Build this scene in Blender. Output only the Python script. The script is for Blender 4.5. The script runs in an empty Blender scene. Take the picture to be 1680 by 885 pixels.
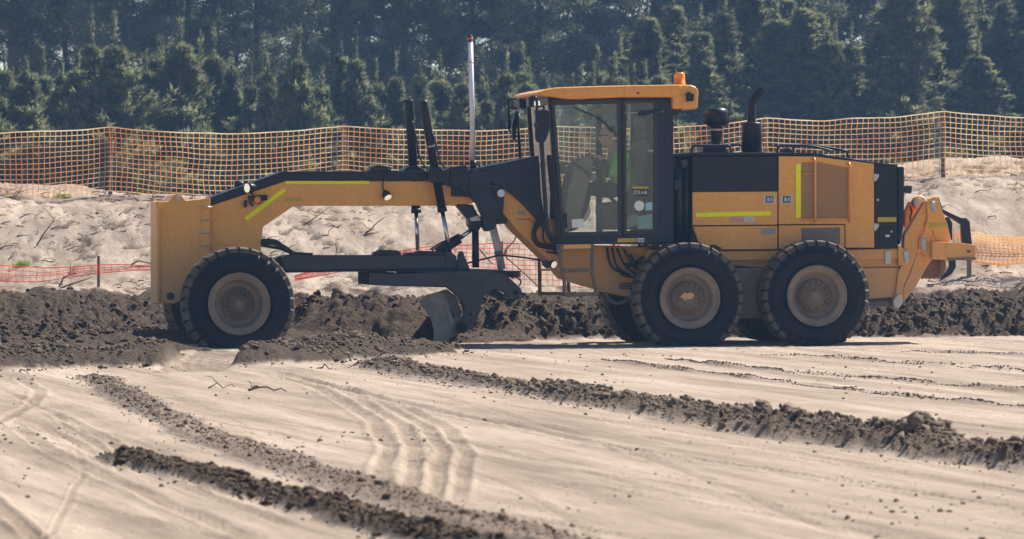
import bpy, bmesh, math, random
import numpy as np
from mathutils import Vector, Matrix

R = math.radians
random.seed(7)
rng = np.random.default_rng(7)
scene = bpy.context.scene
col = scene.collection

# ------------------------------------------------------------------ camera
F, CX, HY, CH = 7535.0, 840.0, 363.0, 1.5        # photo focal length / centre / horizon row (1680 px), eye height
cam_d = bpy.data.cameras.new('camera')
cam = bpy.data.objects.new('camera', cam_d)
col.objects.link(cam)
cam.location = (0, 0, CH)
cam.rotation_euler = (R(90), 0, 0)
cam_d.sensor_width = 36
cam_d.lens = F / 1680 * 36
cam_d.shift_y = -(442.5 - HY) / 1680
cam_d.clip_start = 0.5
cam_d.clip_end = 3000
cam_d.dof.use_dof = True
cam_d.dof.focus_distance = 55.5
cam_d.dof.aperture_fstop = 6.3
scene.camera = cam

# ------------------------------------------------------------------ light
HAZE = 0.00055
SUN_AZ, SUN_EL = R(46), R(50)
w_ = bpy.data.worlds.new('World')
scene.world = w_
w_.use_nodes = True
nt = w_.node_tree
bg = nt.nodes['Background']
sky = nt.nodes.new('ShaderNodeTexSky')
sky.sky_type = 'NISHITA'
sky.sun_disc = False
sky.sun_elevation = SUN_EL
sky.sun_rotation = SUN_AZ
sky.air_density = 1.0
sky.dust_density = 0.35
sky.ozone_density = 1.5
nt.links.new(sky.outputs[0], bg.inputs[0])
bg.inputs[1].default_value = 0.062
sd = bpy.data.lights.new('sun', 'SUN')
sd.energy = 5.0
sd.angle = R(0.5)
sd.color = (1.0, 0.925, 0.82)
so = bpy.data.objects.new('sun', sd)
col.objects.link(so)
SUN = Vector((math.sin(SUN_AZ) * math.cos(SUN_EL), math.cos(SUN_AZ) * math.cos(SUN_EL), math.sin(SUN_EL)))
so.rotation_euler = SUN.to_track_quat('Z', 'Y').to_euler()
so.location = (0, 60, 40)
scene.view_settings.view_transform = 'Standard'
scene.view_settings.look = 'None'
scene.view_settings.gamma = 1
scene.view_settings.exposure = 0.97
scene.view_settings.use_curve_mapping = False
scene.render.engine = 'CYCLES'
scene.cycles.use_denoising = True
scene.cycles.max_bounces = 8
scene.cycles.transparent_max_bounces = 16
scene.cycles.volume_bounces = 0
scene.cycles.caustics_reflective = False
scene.cycles.caustics_refractive = False

# ------------------------------------------------------------------ tags
def tag(o, label=None, cat=None, group=None, kind=None):
    if label: o['label'] = label
    if cat: o['category'] = cat
    if group: o['group'] = group
    if kind: o['kind'] = kind
    return o

# ------------------------------------------------------------------ materials
def new_mat(name):
    m = bpy.data.materials.new(name)
    m.use_nodes = True
    return m, m.node_tree, m.node_tree.nodes['Principled BSDF'], m.node_tree.nodes['Material Output']

def nd(t, kind, **kw):
    n = t.nodes.new(kind)
    for k, v in kw.items():
        setattr(n, k, v)
    return n

def ramp(t, src, p0, p1, c0=(0, 0, 0, 1), c1=(1, 1, 1, 1)):
    r = nd(t, 'ShaderNodeValToRGB')
    r.color_ramp.elements[0].position = p0
    r.color_ramp.elements[1].position = p1
    r.color_ramp.elements[0].color = c0
    r.color_ramp.elements[1].color = c1
    t.links.new(src, r.inputs[0])
    return r.outputs[0]

def mixc(t, fac, a, b):
    m = nd(t, 'ShaderNodeMix', data_type='RGBA')
    if isinstance(fac, (int, float)): m.inputs[0].default_value = fac
    else: t.links.new(fac, m.inputs[0])
    for i, v in ((6, a), (7, b)):
        if isinstance(v, (tuple, list)): m.inputs[i].default_value = (*v[:3], 1)
        else: t.links.new(v, m.inputs[i])
    return m.outputs[2]

def noise(t, vec, scale, detail=4, rough=.55, dist=0):
    n = nd(t, 'ShaderNodeTexNoise')
    n.inputs['Scale'].default_value = scale
    n.inputs['Detail'].default_value = detail
    n.inputs['Roughness'].default_value = rough
    n.inputs['Distortion'].default_value = dist
    if vec is not None: t.links.new(vec, n.inputs['Vector'])
    return n.outputs['Fac']

def math_(t, op, a, b=None, clamp=False):
    n = nd(t, 'ShaderNodeMath', operation=op, use_clamp=clamp)
    for i, v in enumerate((a, b)):
        if v is None: continue
        if isinstance(v, (int, float)): n.inputs[i].default_value = v
        else: t.links.new(v, n.inputs[i])
    return n.outputs[0]

DUST = (0.40, 0.31, 0.24)
def paint(name, base, rough=.5, dust=.3, low=.5, metallic=0, spec=.5, bump=.15, coat=0, zlo=.35, zhi=1.55):
    """Machine paint with blotchy site dust that gets thicker towards the ground."""
    m, t, b, o = new_mat(name)
    geo = nd(t, 'ShaderNodeNewGeometry')
    pos = geo.outputs['Position']
    n1 = noise(t, pos, 3.2, 6, .62)
    n2 = noise(t, pos, 26, 4, .6)
    sep = nd(t, 'ShaderNodeSeparateXYZ')
    t.links.new(pos, sep.inputs[0])
    zr = nd(t, 'ShaderNodeMapRange')
    t.links.new(sep.outputs[2], zr.inputs[0])
    zr.inputs[1].default_value = zhi
    zr.inputs[2].default_value = zlo
    zr.inputs[3].default_value = 0
    zr.inputs[4].default_value = 1
    d = math_(t, 'MULTIPLY', ramp(t, n1, .35, .75), dust)
    d = math_(t, 'ADD', d, math_(t, 'MULTIPLY', zr.outputs[0], low))
    d = math_(t, 'MULTIPLY', d, math_(t, 'ADD', math_(t, 'MULTIPLY', n2, .8), .6), True)
    basev = mixc(t, ramp(t, n2, .3, .8), tuple(c * .88 for c in base), tuple(min(1, c * 1.1) for c in base))
    mpv = nd(t, 'ShaderNodeMapping'); mpv.inputs['Scale'].default_value = (7, 7, .7); t.links.new(pos, mpv.inputs[0])
    basev = mixc(t, math_(t, 'MULTIPLY', ramp(t, noise(t, mpv.outputs[0], 1.0, 5, .6), .5, .75), .22), basev, tuple(c_ * .62 for c_ in base))
    c = mixc(t, d, basev, DUST)
    t.links.new(c, b.inputs['Base Color'])
    rr = math_(t, 'ADD', math_(t, 'MULTIPLY', d, .9 - rough), rough, True)
    t.links.new(rr, b.inputs['Roughness'])
    b.inputs['Metallic'].default_value = metallic
    b.inputs['Specular IOR Level'].default_value = spec
    if coat:
        b.inputs['Coat Weight'].default_value = coat
        b.inputs['Coat Roughness'].default_value = .15
    if bump:
        bp = nd(t, 'ShaderNodeBump')
        bp.inputs['Strength'].default_value = bump
        bp.inputs['Distance'].default_value = .01
        t.links.new(noise(t, pos, 40, 5, .65), bp.inputs['Height'])
        t.links.new(bp.outputs[0], b.inputs['Normal'])
    return m

def plain(name, base, rough=.6, metallic=0, emit=0, spec=.5):
    m, t, b, o = new_mat(name)
    geo = nd(t, 'ShaderNodeNewGeometry')
    n = noise(t, geo.outputs['Position'], 18, 4)
    c = mixc(t, n, tuple(x * .82 for x in base), tuple(min(1, x * 1.15) for x in base))
    t.links.new(c, b.inputs['Base Color'])
    b.inputs['Roughness'].default_value = rough
    b.inputs['Metallic'].default_value = metallic
    b.inputs['Specular IOR Level'].default_value = spec
    if emit:
        b.inputs['Emission Color'].default_value = (1, .86, .62, 1)
        b.inputs['Emission Strength'].default_value = emit
    return m

def leafy(name, base, trans=.35, var=.5, sc=1.3):
    m, t, b, o = new_mat(name)
    t.nodes.remove(b)
    geo = nd(t, 'ShaderNodeNewGeometry')
    oi = nd(t, 'ShaderNodeObjectInfo')
    n = noise(t, geo.outputs['Position'], sc, 4, .6)
    lo = tuple(x * (1 - var) for x in base)
    hi = (base[0] * (1 + var * .9), base[1] * (1 + var * .75), base[2] * (1 + var * .4))
    c = mixc(t, ramp(t, n, .38, .62), lo, hi)
    c2 = mixc(t, math_(t, 'MULTIPLY', oi.outputs['Random'], .45), c, (base[0] * 1.3, base[1] * 1.15, base[2] * .95))
    d = nd(t, 'ShaderNodeBsdfDiffuse')
    tr = nd(t, 'ShaderNodeBsdfTranslucent')
    t.links.new(c2, d.inputs[0]); t.links.new(c2, tr.inputs[0])
    mx = nd(t, 'ShaderNodeMixShader')
    mx.inputs[0].default_value = trans
    t.links.new(d.outputs[0], mx.inputs[1]); t.links.new(tr.outputs[0], mx.inputs[2])
    t.links.new(mx.outputs[0], o.inputs[0])
    return m

def glass(name, tint, refl=1.0, dust=.10, dcol=(.36, .34, .31)):
    """Cab glass: clear pane with fresnel reflection and a thin film of dust."""
    m, t, b, o = new_mat(name)
    t.nodes.remove(b)
    tr = nd(t, 'ShaderNodeBsdfTransparent'); tr.inputs[0].default_value = (*tint, 1)
    gl = nd(t, 'ShaderNodeBsdfGlossy'); gl.inputs['Roughness'].default_value = .03
    gl.inputs[0].default_value = (.9, .95, 1, 1)
    fr = nd(t, 'ShaderNodeFresnel'); fr.inputs[0].default_value = 1.5
    mx = nd(t, 'ShaderNodeMixShader')
    t.links.new(math_(t, 'MULTIPLY', fr.outputs[0], refl, True), mx.inputs[0])
    t.links.new(tr.outputs[0], mx.inputs[1]); t.links.new(gl.outputs[0], mx.inputs[2])
    geo = nd(t, 'ShaderNodeNewGeometry')
    nn = noise(t, geo.outputs['Position'], 4, 6, .65)
    df = nd(t, 'ShaderNodeBsdfDiffuse'); df.inputs[0].default_value = (*dcol, 1)
    m2 = nd(t, 'ShaderNodeMixShader')
    t.links.new(math_(t, 'MULTIPLY', ramp(t, nn, .25, .8), dust * 2), m2.inputs[0])
    t.links.new(mx.outputs[0], m2.inputs[1]); t.links.new(df.outputs[0], m2.inputs[2])
    t.links.new(m2.outputs[0], o.inputs[0])
    return m

M = {}
M['yellow'] = paint('yellow_paint', (.84, .37, .055), .40, .07, .60, zlo=.3, zhi=1.45)
M['yellow_clean'] = paint('yellow_roof_paint', (.82, .345, .048), .36, .03, 0)
M['black'] = paint('black_paint', (.006, .009, .020), .40, .012, .08, zlo=.2, zhi=1.0, spec=.3)  # black paint with the blue of the sky fill mixed into its base
M['black_sky_tint'] = paint('black_steel_sky_tint', (.005, .011, .030), .38, .012, .05, zlo=.2, zhi=1.0, spec=.35)  # also black paint; the sky's blue cast is painted into the base
M['steel'] = paint('shade_dark_blade_steel', (.026, .019, .014), .9, .03, .03, spec=.05, zlo=0, zhi=.8)  # darkened so the blade back looks shaded; the shade is in the colour
M['end_steel'] = paint('worn_end_steel', (.12, .115, .11), .6, .55, .15, zlo=0, zhi=.8)
M['frame_dark'] = paint('drawbar_paint', (.011, .018, .036), .45, .06, .05, zlo=.2, zhi=1.0)
M['tyre'] = paint('tyre_rubber', (.003, .005, .012), .58, .012, .05, bump=.3, zlo=.0, zhi=.4, spec=.2)
M['tread'] = paint('dusty_tread', (.030, .023, .019), .85, .30, .15, bump=.5, zlo=.0, zhi=1.4)
M['rim'] = paint('dusty_rim', (.17, .130, .098), .7, .45, .15, bump=.3)
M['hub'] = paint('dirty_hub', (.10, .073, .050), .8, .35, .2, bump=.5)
M['chrome'] = plain('chrome_rod', (.55, .55, .56), .22, 1.0)
M['white_tube'] = plain('white_pole_paint', (.78, .79, .82), .35)
M['tape'] = plain('fluorescent_tape', (1.0, .97, .0), .85, spec=.15)
M['tape_old'] = plain('faded_tape', (.52, .36, .02), .6)
M['red'] = plain('red_plastic', (.6, .05, .03), .4)
M['rubber'] = plain('black_hose', (.012, .012, .014), .5)
M['grille'] = plain('brown_grille', (.36, .185, .070), .7)
M['grille_grey'] = plain('grey_grille', (.19, .150, .115), .7)
M['lamp_lens'] = plain('lamp_lens', (.85, .80, .70), .15, emit=.3)
M['orange_lens'] = plain('orange_lens', (.9, .25, .01), .25)
M['sticker_white'] = plain('white_sticker', (.72, .72, .70), .5)
M['sticker_grey'] = plain('grey_sticker', (.30, .29, .27), .5)
M['sticker_red'] = plain('pink_sticker', (.55, .30, .28), .5)
M['sticker_blue'] = plain('blue_sticker', (.30, .55, .60), .5)
M['silver'] = plain('galvanised_plate', (.48, .47, .45), .45, .6)
M['seat'] = plain('cab_seat_fabric', (.22, .19, .165), .9)
M['trim'] = plain('cab_trim', (.33, .28, .235), .8)
M['trim_dark'] = plain('cab_trim_dark', (.035, .034, .034), .7)
M['skin'] = plain('skin', (.62, .38, .28), .6)
M['shirt'] = plain('dark_work_clothes', (.05, .055, .07), .9)
M['hivis'] = plain('hi_vis_green', (.36, 1.0, .06), .8)
M['glass'] = glass('cab_glass', (.94, .965, .955), 1.0, .05, (.46, .41, .36))
M['mirror'] = plain('mirror_face', (.75, .75, .76), .08, 1.0)
M['wood'] = plain('weathered_wood', (.22, .16, .12), .9)
M['post'] = plain('grey_brown_post', (.15, .11, .09), .8)
M['stick'] = plain('dead_wood', (.16, .11, .075), .9)
M['stick_pale'] = plain('bleached_wood', (.42, .33, .25), .9)
M['bark'] = plain('pine_bark', (.055, .042, .035), .95)
M['young'] = leafy('young_pine_needles', (.165, .190, .122), .60, .75, 2.8)
M['pine'] = leafy('tall_pine_needles', (.105, .132, .095), .58, .6, .9)
M['slender'] = leafy('slender_conifer_needles', (.165, .185, .120), .60, .75, 2.6)
M['grass'] = leafy('grass_blades', (.16, .26, .03), .4, .3, 8)

# ------------------------------------------------------------------ numeric noise
def _hash(ix, iy, seed):
    h = (ix.astype(np.int64) * 374761393 + iy.astype(np.int64) * 668265263 + seed * 1442695041) & 0x7fffffff
    h = (h ^ (h >> 13)) * 1274126177 & 0x7fffffff
    h = (h ^ (h >> 16)) * 668265263 & 0x7fffffff
    return (h ^ (h >> 15)) / 2147483648.0 % 1.0

def vn(x, y, seed=0):
    ix, iy = np.floor(x), np.floor(y)
    fx, fy = x - ix, y - iy
    fx = fx * fx * fx * (fx * (fx * 6 - 15) + 10)
    fy = fy * fy * fy * (fy * (fy * 6 - 15) + 10)
    a = _hash(ix, iy, seed); b = _hash(ix + 1, iy, seed)
    c = _hash(ix, iy + 1, seed); d = _hash(ix + 1, iy + 1, seed)
    return ((a + (b - a) * fx) * (1 - fy) + (c + (d - c) * fx) * fy) * 2 - 1

def fbm(x, y, octs=4, seed=0, gain=.5):
    s, amp, n = 0, 1, 0
    for k in range(octs):
        s = s + amp * vn(x * 2 ** k + 17.3 * k, y * 2 ** k - 9.1 * k, seed + k)
        n += amp
        amp *= gain
    return s / n

def worley(x, y, seed=0):
    ix, iy = np.floor(x), np.floor(y)
    best = np.full(np.shape(x), 9.0)
    for dx in (-1, 0, 1):
        for dy in (-1, 0, 1):
            cx, cy = ix + dx, iy + dy
            px = cx + _hash(cx, cy, seed); py = cy + _hash(cx, cy, seed + 51)
            best = np.minimum(best, (px - x) ** 2 + (py - y) ** 2)
    return np.sqrt(best)

def smooth(a, b, x):
    t = np.clip((x - a) / (b - a), 0, 1)
    return t * t * (3 - 2 * t)

# ------------------------------------------------------------------ terrain
def gp(px, py):                                   # photo pixel -> point on the flat ground
    Y = F * CH / (py - HY)
    return ((px - CX) / F * Y, Y)

def pl(*pts): return [gp(*p) for p in pts]

def poly_dist(X, Y, pts):
    """unsigned distance, signed side, run along the line (0..1)"""
    best = np.full(X.shape, 1e9); side = np.zeros(X.shape); run = np.zeros(X.shape)
    L = [math.dist(pts[i], pts[i + 1]) for i in range(len(pts) - 1)]
    tot, acc = sum(L), 0
    for i in range(len(pts) - 1):
        (ax, ay), (bx, by) = pts[i], pts[i + 1]
        dx, dy = bx - ax, by - ay
        t = np.clip(((X - ax) * dx + (Y - ay) * dy) / (L[i] ** 2), 0, 1)
        ex, ey = X - ax - t * dx, Y - ay - t * dy
        d = np.sqrt(ex * ex + ey * ey)
        m = d < best
        best = np.where(m, d, best)
        side = np.where(m, np.sign(dx * ey - dy * ex), side)
        run = np.where(m, (acc + t * L[i]) / tot, run)
        acc += L[i]
    return best, side, run

# clod windrows: points, height at start / end, half width, soil amount
R1 = dict(pts=pl((610, 598), (760, 625), (900, 645), (1200, 697), (1500, 742), (1800, 782)), h=(.06, .115), w=.26, soil=.62)
R2 = dict(pts=pl((150, 615), (240, 668), (330, 712), (560, 790), (760, 852), (960, 910)), h=(.015, .045), w=.18, soil=.42)
R3 = dict(pts=pl((195, 752), (330, 784), (560, 846), (760, 900), (900, 940)), h=(.055, .080), w=.15, soil=.8)
FRONT = dict(pts=[(-10, 45.2), (-7.5, 46.3), (-5.1, 47.8), (-3.5, 48.7), (-2.9, 49.0), (-2.3, 50.6), (-1.7, 52.2), (-1.45, 52.9)], h=(.23, .15), w=.85, soil=.75)
L1 = dict(pts=[(-13, 54.4), (-6, 55.9), (-0.9, 57.6)], h=(.10, .18), w=1.1, soil=1)
L2 = dict(pts=[(-13, 51.0), (-6.5, 52.4), (-4.4, 53.2)], h=(.20, .12), w=.8, soil=1)
A1 = dict(pts=[(-1.4, 58.7), (2, 59.8), (9, 61.4), (14, 62.4)], h=(.34, .30), w=.9, soil=1)
B1 = dict(pts=[(-14, 60.6), (-3, 61.6), (3, 62.6), (14, 64.8)], h=(.02, .12), w=1.2, soil=1)
RIDGES = [R1, R2, R3, FRONT, L1, L2, A1, B1]
STEPS = [pl((985, 590), (1060, 601), (1160, 612), (1280, 626), (1400, 640), (1540, 655), (1700, 670)),
         pl((1090, 588), (1180, 600), (1300, 611), (1480, 626), (1700, 644)),
         pl((1250, 584), (1390, 590), (1560, 603), (1700, 613)),
         pl((1480, 578), (1580, 581), (1700, 586))]
# tyre grooves: points, depth, half width
GROOVES = [(pl((425, 606), (560, 640), (680, 668), (1000, 735), (1340, 785), (1720, 840)), .030, .07),
           (pl((440, 612), (540, 645), (610, 690), (632, 735), (622, 790), (600, 830)), .022, .06),
           (pl((470, 614), (580, 650), (655, 695), (680, 735), (672, 790), (650, 830)), .022, .06),
           (pl((505, 622), (620, 660), (700, 700), (726, 740), (716, 790), (700, 830)), .020, .055),
           (pl((540, 630), (660, 668), (740, 705), (768, 745), (760, 790), (745, 830)), .020, .055),
           (pl((20, 615), (60, 640), (50, 662), (0, 690), (-60, 720)), .02, .06),
           (pl((80, 672), (120, 690), (220, 745), (300, 772)), .02, .05),
           (pl((20, 690), (70, 735), (180, 790), (330, 850), (480, 905)), .022, .06),
           (pl((60, 690), (180, 755), (340, 815), (520, 880)), .018, .05),
           (pl((-40, 800), (20, 845), (90, 900)), .03, .05),
           (pl((620, 812), (760, 830), (1000, 872), (1150, 905)), .012, .05),
           (pl((760, 785), (1000, 800), (1300, 850), (1500, 890)), .012, .05),
           (pl((160, 640), (300, 690), (420, 720)), .012, .05),
           (pl((700, 690), (900, 700), (1100, 722), (1400, 765), (1700, 810)), .012, .04),
           (pl((1000, 573), (1300, 571), (1720, 563)), .020, .06),
           (pl((900, 584), (1200, 578), (1720, 570)), .015, .05),
           (pl((880, 566), (1150, 559), (1720, 552)), .020, .06)]

_r = random.Random(3)
for k in range(30):                                 # shallow overlapping wheel and scrape lines
    x0 = _r.uniform(-5.5, 4.5); y0 = _r.uniform(30, 50); L_ = _r.uniform(8, 26); a_ = _r.gauss(0, .05); b_ = _r.gauss(0, .004)
    P_ = []
    for q in range(6):
        s_ = L_ * q / 5
        P_.append((x0 + s_ * (.237 + a_ + b_ * s_), y0 - s_ * .97))
    GROOVES.append(([p for p in P_ if p[1] > 17] , _r.uniform(.005, .012), _r.uniform(.018, .05)))
GROOVES = [g for g in GROOVES if len(g[0]) > 2]

def macro(X, Y):
    """flat pad, sand bank, plateau under the trees"""
    yb = 58.6 + .22 * np.clip(X, -3, 14) + np.where(X < -3, (X + 3) * .75, 0) * smooth(0, 1, (-3 - X) / 3)
    yb = np.clip(yb, 53, 70)
    soil = smooth(0, 5.5, Y - yb) * .42
    zf = np.interp(X, [-14, -8.6, -6.7, -2.8, .66, 4.24, 7.2, 14], [2.0, 1.98, 1.92, 1.96, 2.0, 2.12, 2.22, 2.3])
    zc = np.interp(X, [-14, -8.8, -7.6, -6.2, 2, 5, 7.5, 9.5, 14], [2.3, 2.14, 2.06, 1.86, 1.95, 2.3, 2.62, 2.58, 2.5])
    foot = 69.6 + .5 * np.sin(X * .55 + 1) + .3 * np.sin(X * 1.3)
    z = soil
    t = np.clip((Y - foot) / (76.6 - foot), 0, 1)
    z = z + (zf - .42) * (t ** .85 * .55 + smooth(.0, .85, t) * .45)
    z = z + (zc - zf) * smooth(77, 79.6, Y)
    z = z + (1.0 - zc) * smooth(80, 92, Y)
    return z

DX, DY = .237, -.9715                              # the way the pad was graded

def height(X, Y, fine=True):
    z = macro(X, Y)
    soil = np.zeros(X.shape)
    pad = 1 - smooth(57, 60, Y)
    bank = smooth(64, 68, Y) * (1 - smooth(84, 90, Y))
    a = X * DX + Y * DY
    c = X * -DY + Y * DX
    near = 1 - smooth(48, 53, Y)
    z = z + pad * (.020 * fbm(c * .7, a * .05, 2, 3) + near * (.010 * fbm(c * 3.2, a * .10, 3, 5) + .005 * fbm(c * 11, a * .35, 2, 8)))
    # wheel paths beside the machine run along its heading
    hx, hy = math.cos(R(11)), math.sin(R(11))
    al, cr = X * hx + Y * hy, -X * hy + Y * hx
    z = z + pad * (1 - near) * (.010 * fbm(cr * 3.5, al * .10, 3, 15) + .008 * fbm(cr * 12, al * .35, 3, 18))
    z = z + pad * .0045 * fbm(X * 10, Y * 7, 4, 21, .65)
    # bank: hummocks, gullies and pock marks
    if np.any(bank > 0):
        bk = bank
        z = z + bk * (.10 * fbm(X * .55, Y * .5, 3, 31) + .035 * fbm(X * 1.9, Y * 1.0, 4, 33) + .020 * fbm(X * 6, Y * .9, 4, 35, .6) + .010 * fbm(X * 8, Y * 5, 3, 36))
        pk = np.clip(fbm(X * 5.5, Y * 3.2, 4, 37, .66) - .17 - .25 * vn(X * .5, Y * .5, 38), 0, 1)
        z = z - bk * pk * .11
        soil = np.maximum(soil, bk * np.clip(pk * 2.4, 0, .55))
    # soil zone behind the machine
    yb = 58.6 + .22 * np.clip(X, -3, 14) + np.where(X < -3, (X + 3) * .75, 0) * smooth(0, 1, (-3 - X) / 3)
    yb = np.clip(yb, 53, 70)
    edge = .5 * fbm(X * .9, Y * .6, 3, 41)
    back = np.interp(X, [-12, -7, -4, 0, 8, 14], [60.6, 61.2, 62.4, 64.0, 65.8, 66.5]) + 1.5 * edge
    sz = smooth(-.7, -.2, Y - yb + .5 * edge) * (1 - smooth(back - .8, back + .8, Y))
    lump = (.55 - worley(X * 2.2, Y * 2.2, 43)) * .07 + (.55 - worley(X * 5.0, Y * 5.0, 45)) * .075 + (.55 - worley(X * 11, Y * 11, 46)) * .05 + .05 * fbm(X * 9, Y * 9, 3, 47) + .045 * vn(X * 19, Y * 13, 48) + .03 * vn(X * 33, Y * 20, 50) + .09 * fbm(X * .9, Y * 1.2, 3, 49)
    z = z + sz * lump
    soil = np.maximum(soil, sz)
    # a band of half covered sand between soil and bank
    half = smooth(back - 1, back + 1, Y) * (1 - smooth(68.5, 71.5, Y))
    z = z + half * np.clip(fbm(X * 1.6, Y * 1.2, 3, 53), -.1, 1) * .22
    soil = np.maximum(soil, half * np.clip(fbm(X * 2.4, Y * 1.7, 3, 55) * 1.6, 0, .6))
    for i, r in enumerate(RIDGES):
        xs = [p[0] for p in r['pts']]; ys = [p[1] for p in r['pts']]
        pad_ = r['w'] * 2.4 + .3
        m = (X > min(xs) - pad_) & (X < max(xs) + pad_) & (Y > min(ys) - pad_) & (Y < max(ys) + pad_)
        if not m.any(): continue
        x, y = X[m], Y[m]
        d, s, t = poly_dist(x, y, r['pts'])
        wv = r['w'] * (1 + .30 * vn(x * 2.2, y * 1.1, 60 + i) + .18 * vn(x * 6, y * 3, 61 + i))
        k = np.clip(1 - (d / (wv * 1.25)) ** 2, 0, 1)
        hh = (r['h'][0] + (r['h'][1] - r['h'][0]) * t) * (1 + .35 * vn(x * 1.6, y * .8, 70 + i))
        fade = smooth(0, .03, t)
        if r is FRONT:                              # the wheel has pressed a gap through this one
            fade = fade * (1 - smooth(-3.62, -3.5, x) * (1 - smooth(-2.98, -2.90, x)))
        sc = 5.0 if r['w'] > .6 else 7.0
        ro = (.5 - worley(x * sc, y * sc, 80 + i)) * 1.0 + .8 * (.5 - worley(x * sc * 2.1, y * sc * 2.1, 81 + i)) + .5 * fbm(x * 9, y * 9, 2, 82 + i) + .55 * vn(x * 30, y * 16, 85 + i)
        zz = z[m] + fade * hh * (k ** .8 + (.16 if r['w'] > .6 else .45) * ro * np.clip(k * 2.2, 0, 1))
        z[m] = zz
        halo = np.clip(1 - d / (wv * 1.8), 0, 1) * .35
        soil[m] = np.maximum(soil[m], r['soil'] * fade * np.clip(np.maximum(np.clip(k * (7 if r['w'] > .6 else 1.8), 0, 1), halo * (1 + vn(x * 7, y * 5, 90 + i))), 0, 1))
    for i, pts in enumerate(STEPS):
        xs = [p[0] for p in pts]; ys = [p[1] for p in pts]
        m = (X > min(xs) - .7) & (X < max(xs) + .7) & (Y > min(ys) - .7) & (Y < max(ys) + .7)
        if not m.any(): continue
        x, y = X[m], Y[m]
        d, s, t = poly_dist(x, y, pts)
        sd_ = d * s + .05 * vn(x * 5, y * .9, 100 + i) + .04 * vn(x * 2, y * .5, 104 + i)
        hh = .028 * smooth(0, .1, t) * (1 + .6 * vn(x * 3, y * 1.5, 108 + i))
        prof = np.exp(-(np.clip(sd_, 0, 9) / .11) ** 2) * (sd_ > 0) + np.exp(-(np.clip(-sd_, 0, 9) / .022) ** 2) * (sd_ <= 0)
        z[m] = z[m] + hh * prof * np.clip(1.6 - d, 0, 1) * (1 + .25 * fbm(x * 14, y * 8, 2, 111 + i))
        soil[m] = np.maximum(soil[m], .22 * np.exp(-((sd_ + .01) / .025) ** 2) * smooth(0, .1, t))  # soil tint darkens the riser: its shade is painted in
    for i, (pts, dep, hw) in enumerate(GROOVES):
        xs = [p[0] for p in pts]; ys = [p[1] for p in pts]
        m = (X > min(xs) - .5) & (X < max(xs) + .5) & (Y > min(ys) - .5) & (Y < max(ys) + .5)
        if not m.any(): continue
        x, y = X[m], Y[m]
        d, s, t = poly_dist(x, y, pts)
        d = np.abs(d * s + .03 * vn(x * 1.5, y * .5, 120 + i))
        tot = sum(math.dist(pts[k], pts[k + 1]) for k in range(len(pts) - 1))
        cleat = .62 + .38 * np.sign(np.sin((t * tot + 1.2 * d) * 2 * math.pi / .13))
        fade = smooth(0, .08, t) * smooth(0, .08, 1 - t)
        g = -np.exp(-(d / (hw * .8)) ** 4) * cleat + .5 * np.exp(-((d - hw * 1.35) / (hw * .38)) ** 2) * (1 + .5 * fbm(x * 16, y * 9, 2, 140 + i))
        z[m] = z[m] + dep * g * fade
        soil[m] = np.maximum(soil[m], .24 * np.exp(-(d / (hw * .8)) ** 4) * fade)
    # mound in the big windrow and the pile the blade is carrying
    for (mx, my), rad, hh, amt in ((gp(1528, 742), .18, .10, .9), ((-1.75, 57.3), 1.1, .36, 1), ((-2.9, 58.4), 1.2, .28, 1)):
        d = np.sqrt((X - mx) ** 2 + (Y - my) ** 2)
        m = d < rad * 1.6
        if not m.any(): continue
        k = np.clip(1 - (d[m] / rad) ** 2, 0, 1)
        z[m] = z[m] + hh * k * (1 + .5 * fbm(X[m] * 6, Y[m] * 6, 3, 130)) + .12 * hh * (.5 - worley(X[m] * 7, Y[m] * 7, 133)) * np.clip(k * 3, 0, 1)
        soil[m] = np.maximum(soil[m], amt * np.clip(k * 3, 0, 1))
    # tyre print pressed through the front windrow
    m = (X > -3.66) & (X < -2.86) & (Y > 45.6) & (Y < 53.2)
    if m.any():
        x, y = X[m], Y[m]
        wv = smooth(-3.66, -3.58, x) * (1 - smooth(-2.94, -2.86, x)) * smooth(45.6, 46.2, y)
        bars = .018 * np.sign(np.sin((y + np.abs(x + 3.26) * .9) * 2 * math.pi / .34))
        z[m] = z[m] * (1 - .8 * wv) + wv * (-.03 + bars)
        soil[m] = np.maximum(soil[m] * (1 - .55 * wv), .25 * wv)
    return z, soil

def grid_mesh(name, X, Y, Z, attrs=None):
    nr, nc = X.shape
    me = bpy.data.meshes.new(name)
    v = np.stack([X, Y, Z], -1).reshape(-1, 3).astype(np.float32)
    i = np.arange((nr - 1) * nc).reshape(nr - 1, nc)[:, :-1].ravel()
    q = np.stack([i, i + 1, i + nc + 1, i + nc], 1).astype(np.int32)
    me.vertices.add(len(v)); me.vertices.foreach_set('co', v.ravel())
    me.loops.add(q.size); me.loops.foreach_set('vertex_index', q.ravel())
    me.polygons.add(len(q)); me.polygons.foreach_set('loop_start', np.arange(0, q.size, 4, dtype=np.int32))
    me.polygons.foreach_set('use_smooth', np.ones(len(q), dtype=bool))
    for k, val in (attrs or {}).items():
        at_ = me.attributes.new(k, 'FLOAT', 'POINT')
        at_.data.foreach_set('value', val.astype(np.float32).ravel())
    me.update()
    return me

def arr_mesh(name, v, faces, smooth_=False):
    me = bpy.data.meshes.new(name)
    v = np.asarray(v, dtype=np.float32); f = np.asarray(faces, dtype=np.int32)
    n = f.shape[1]
    me.vertices.add(len(v)); me.vertices.foreach_set('co', v.ravel())
    me.loops.add(f.size); me.loops.foreach_set('vertex_index', f.ravel())
    me.polygons.add(len(f)); me.polygons.foreach_set('loop_start', np.arange(0, f.size, n, dtype=np.int32))
    if smooth_: me.polygons.foreach_set('use_smooth', np.ones(len(f), dtype=bool))
    me.update()
    return me

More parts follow.
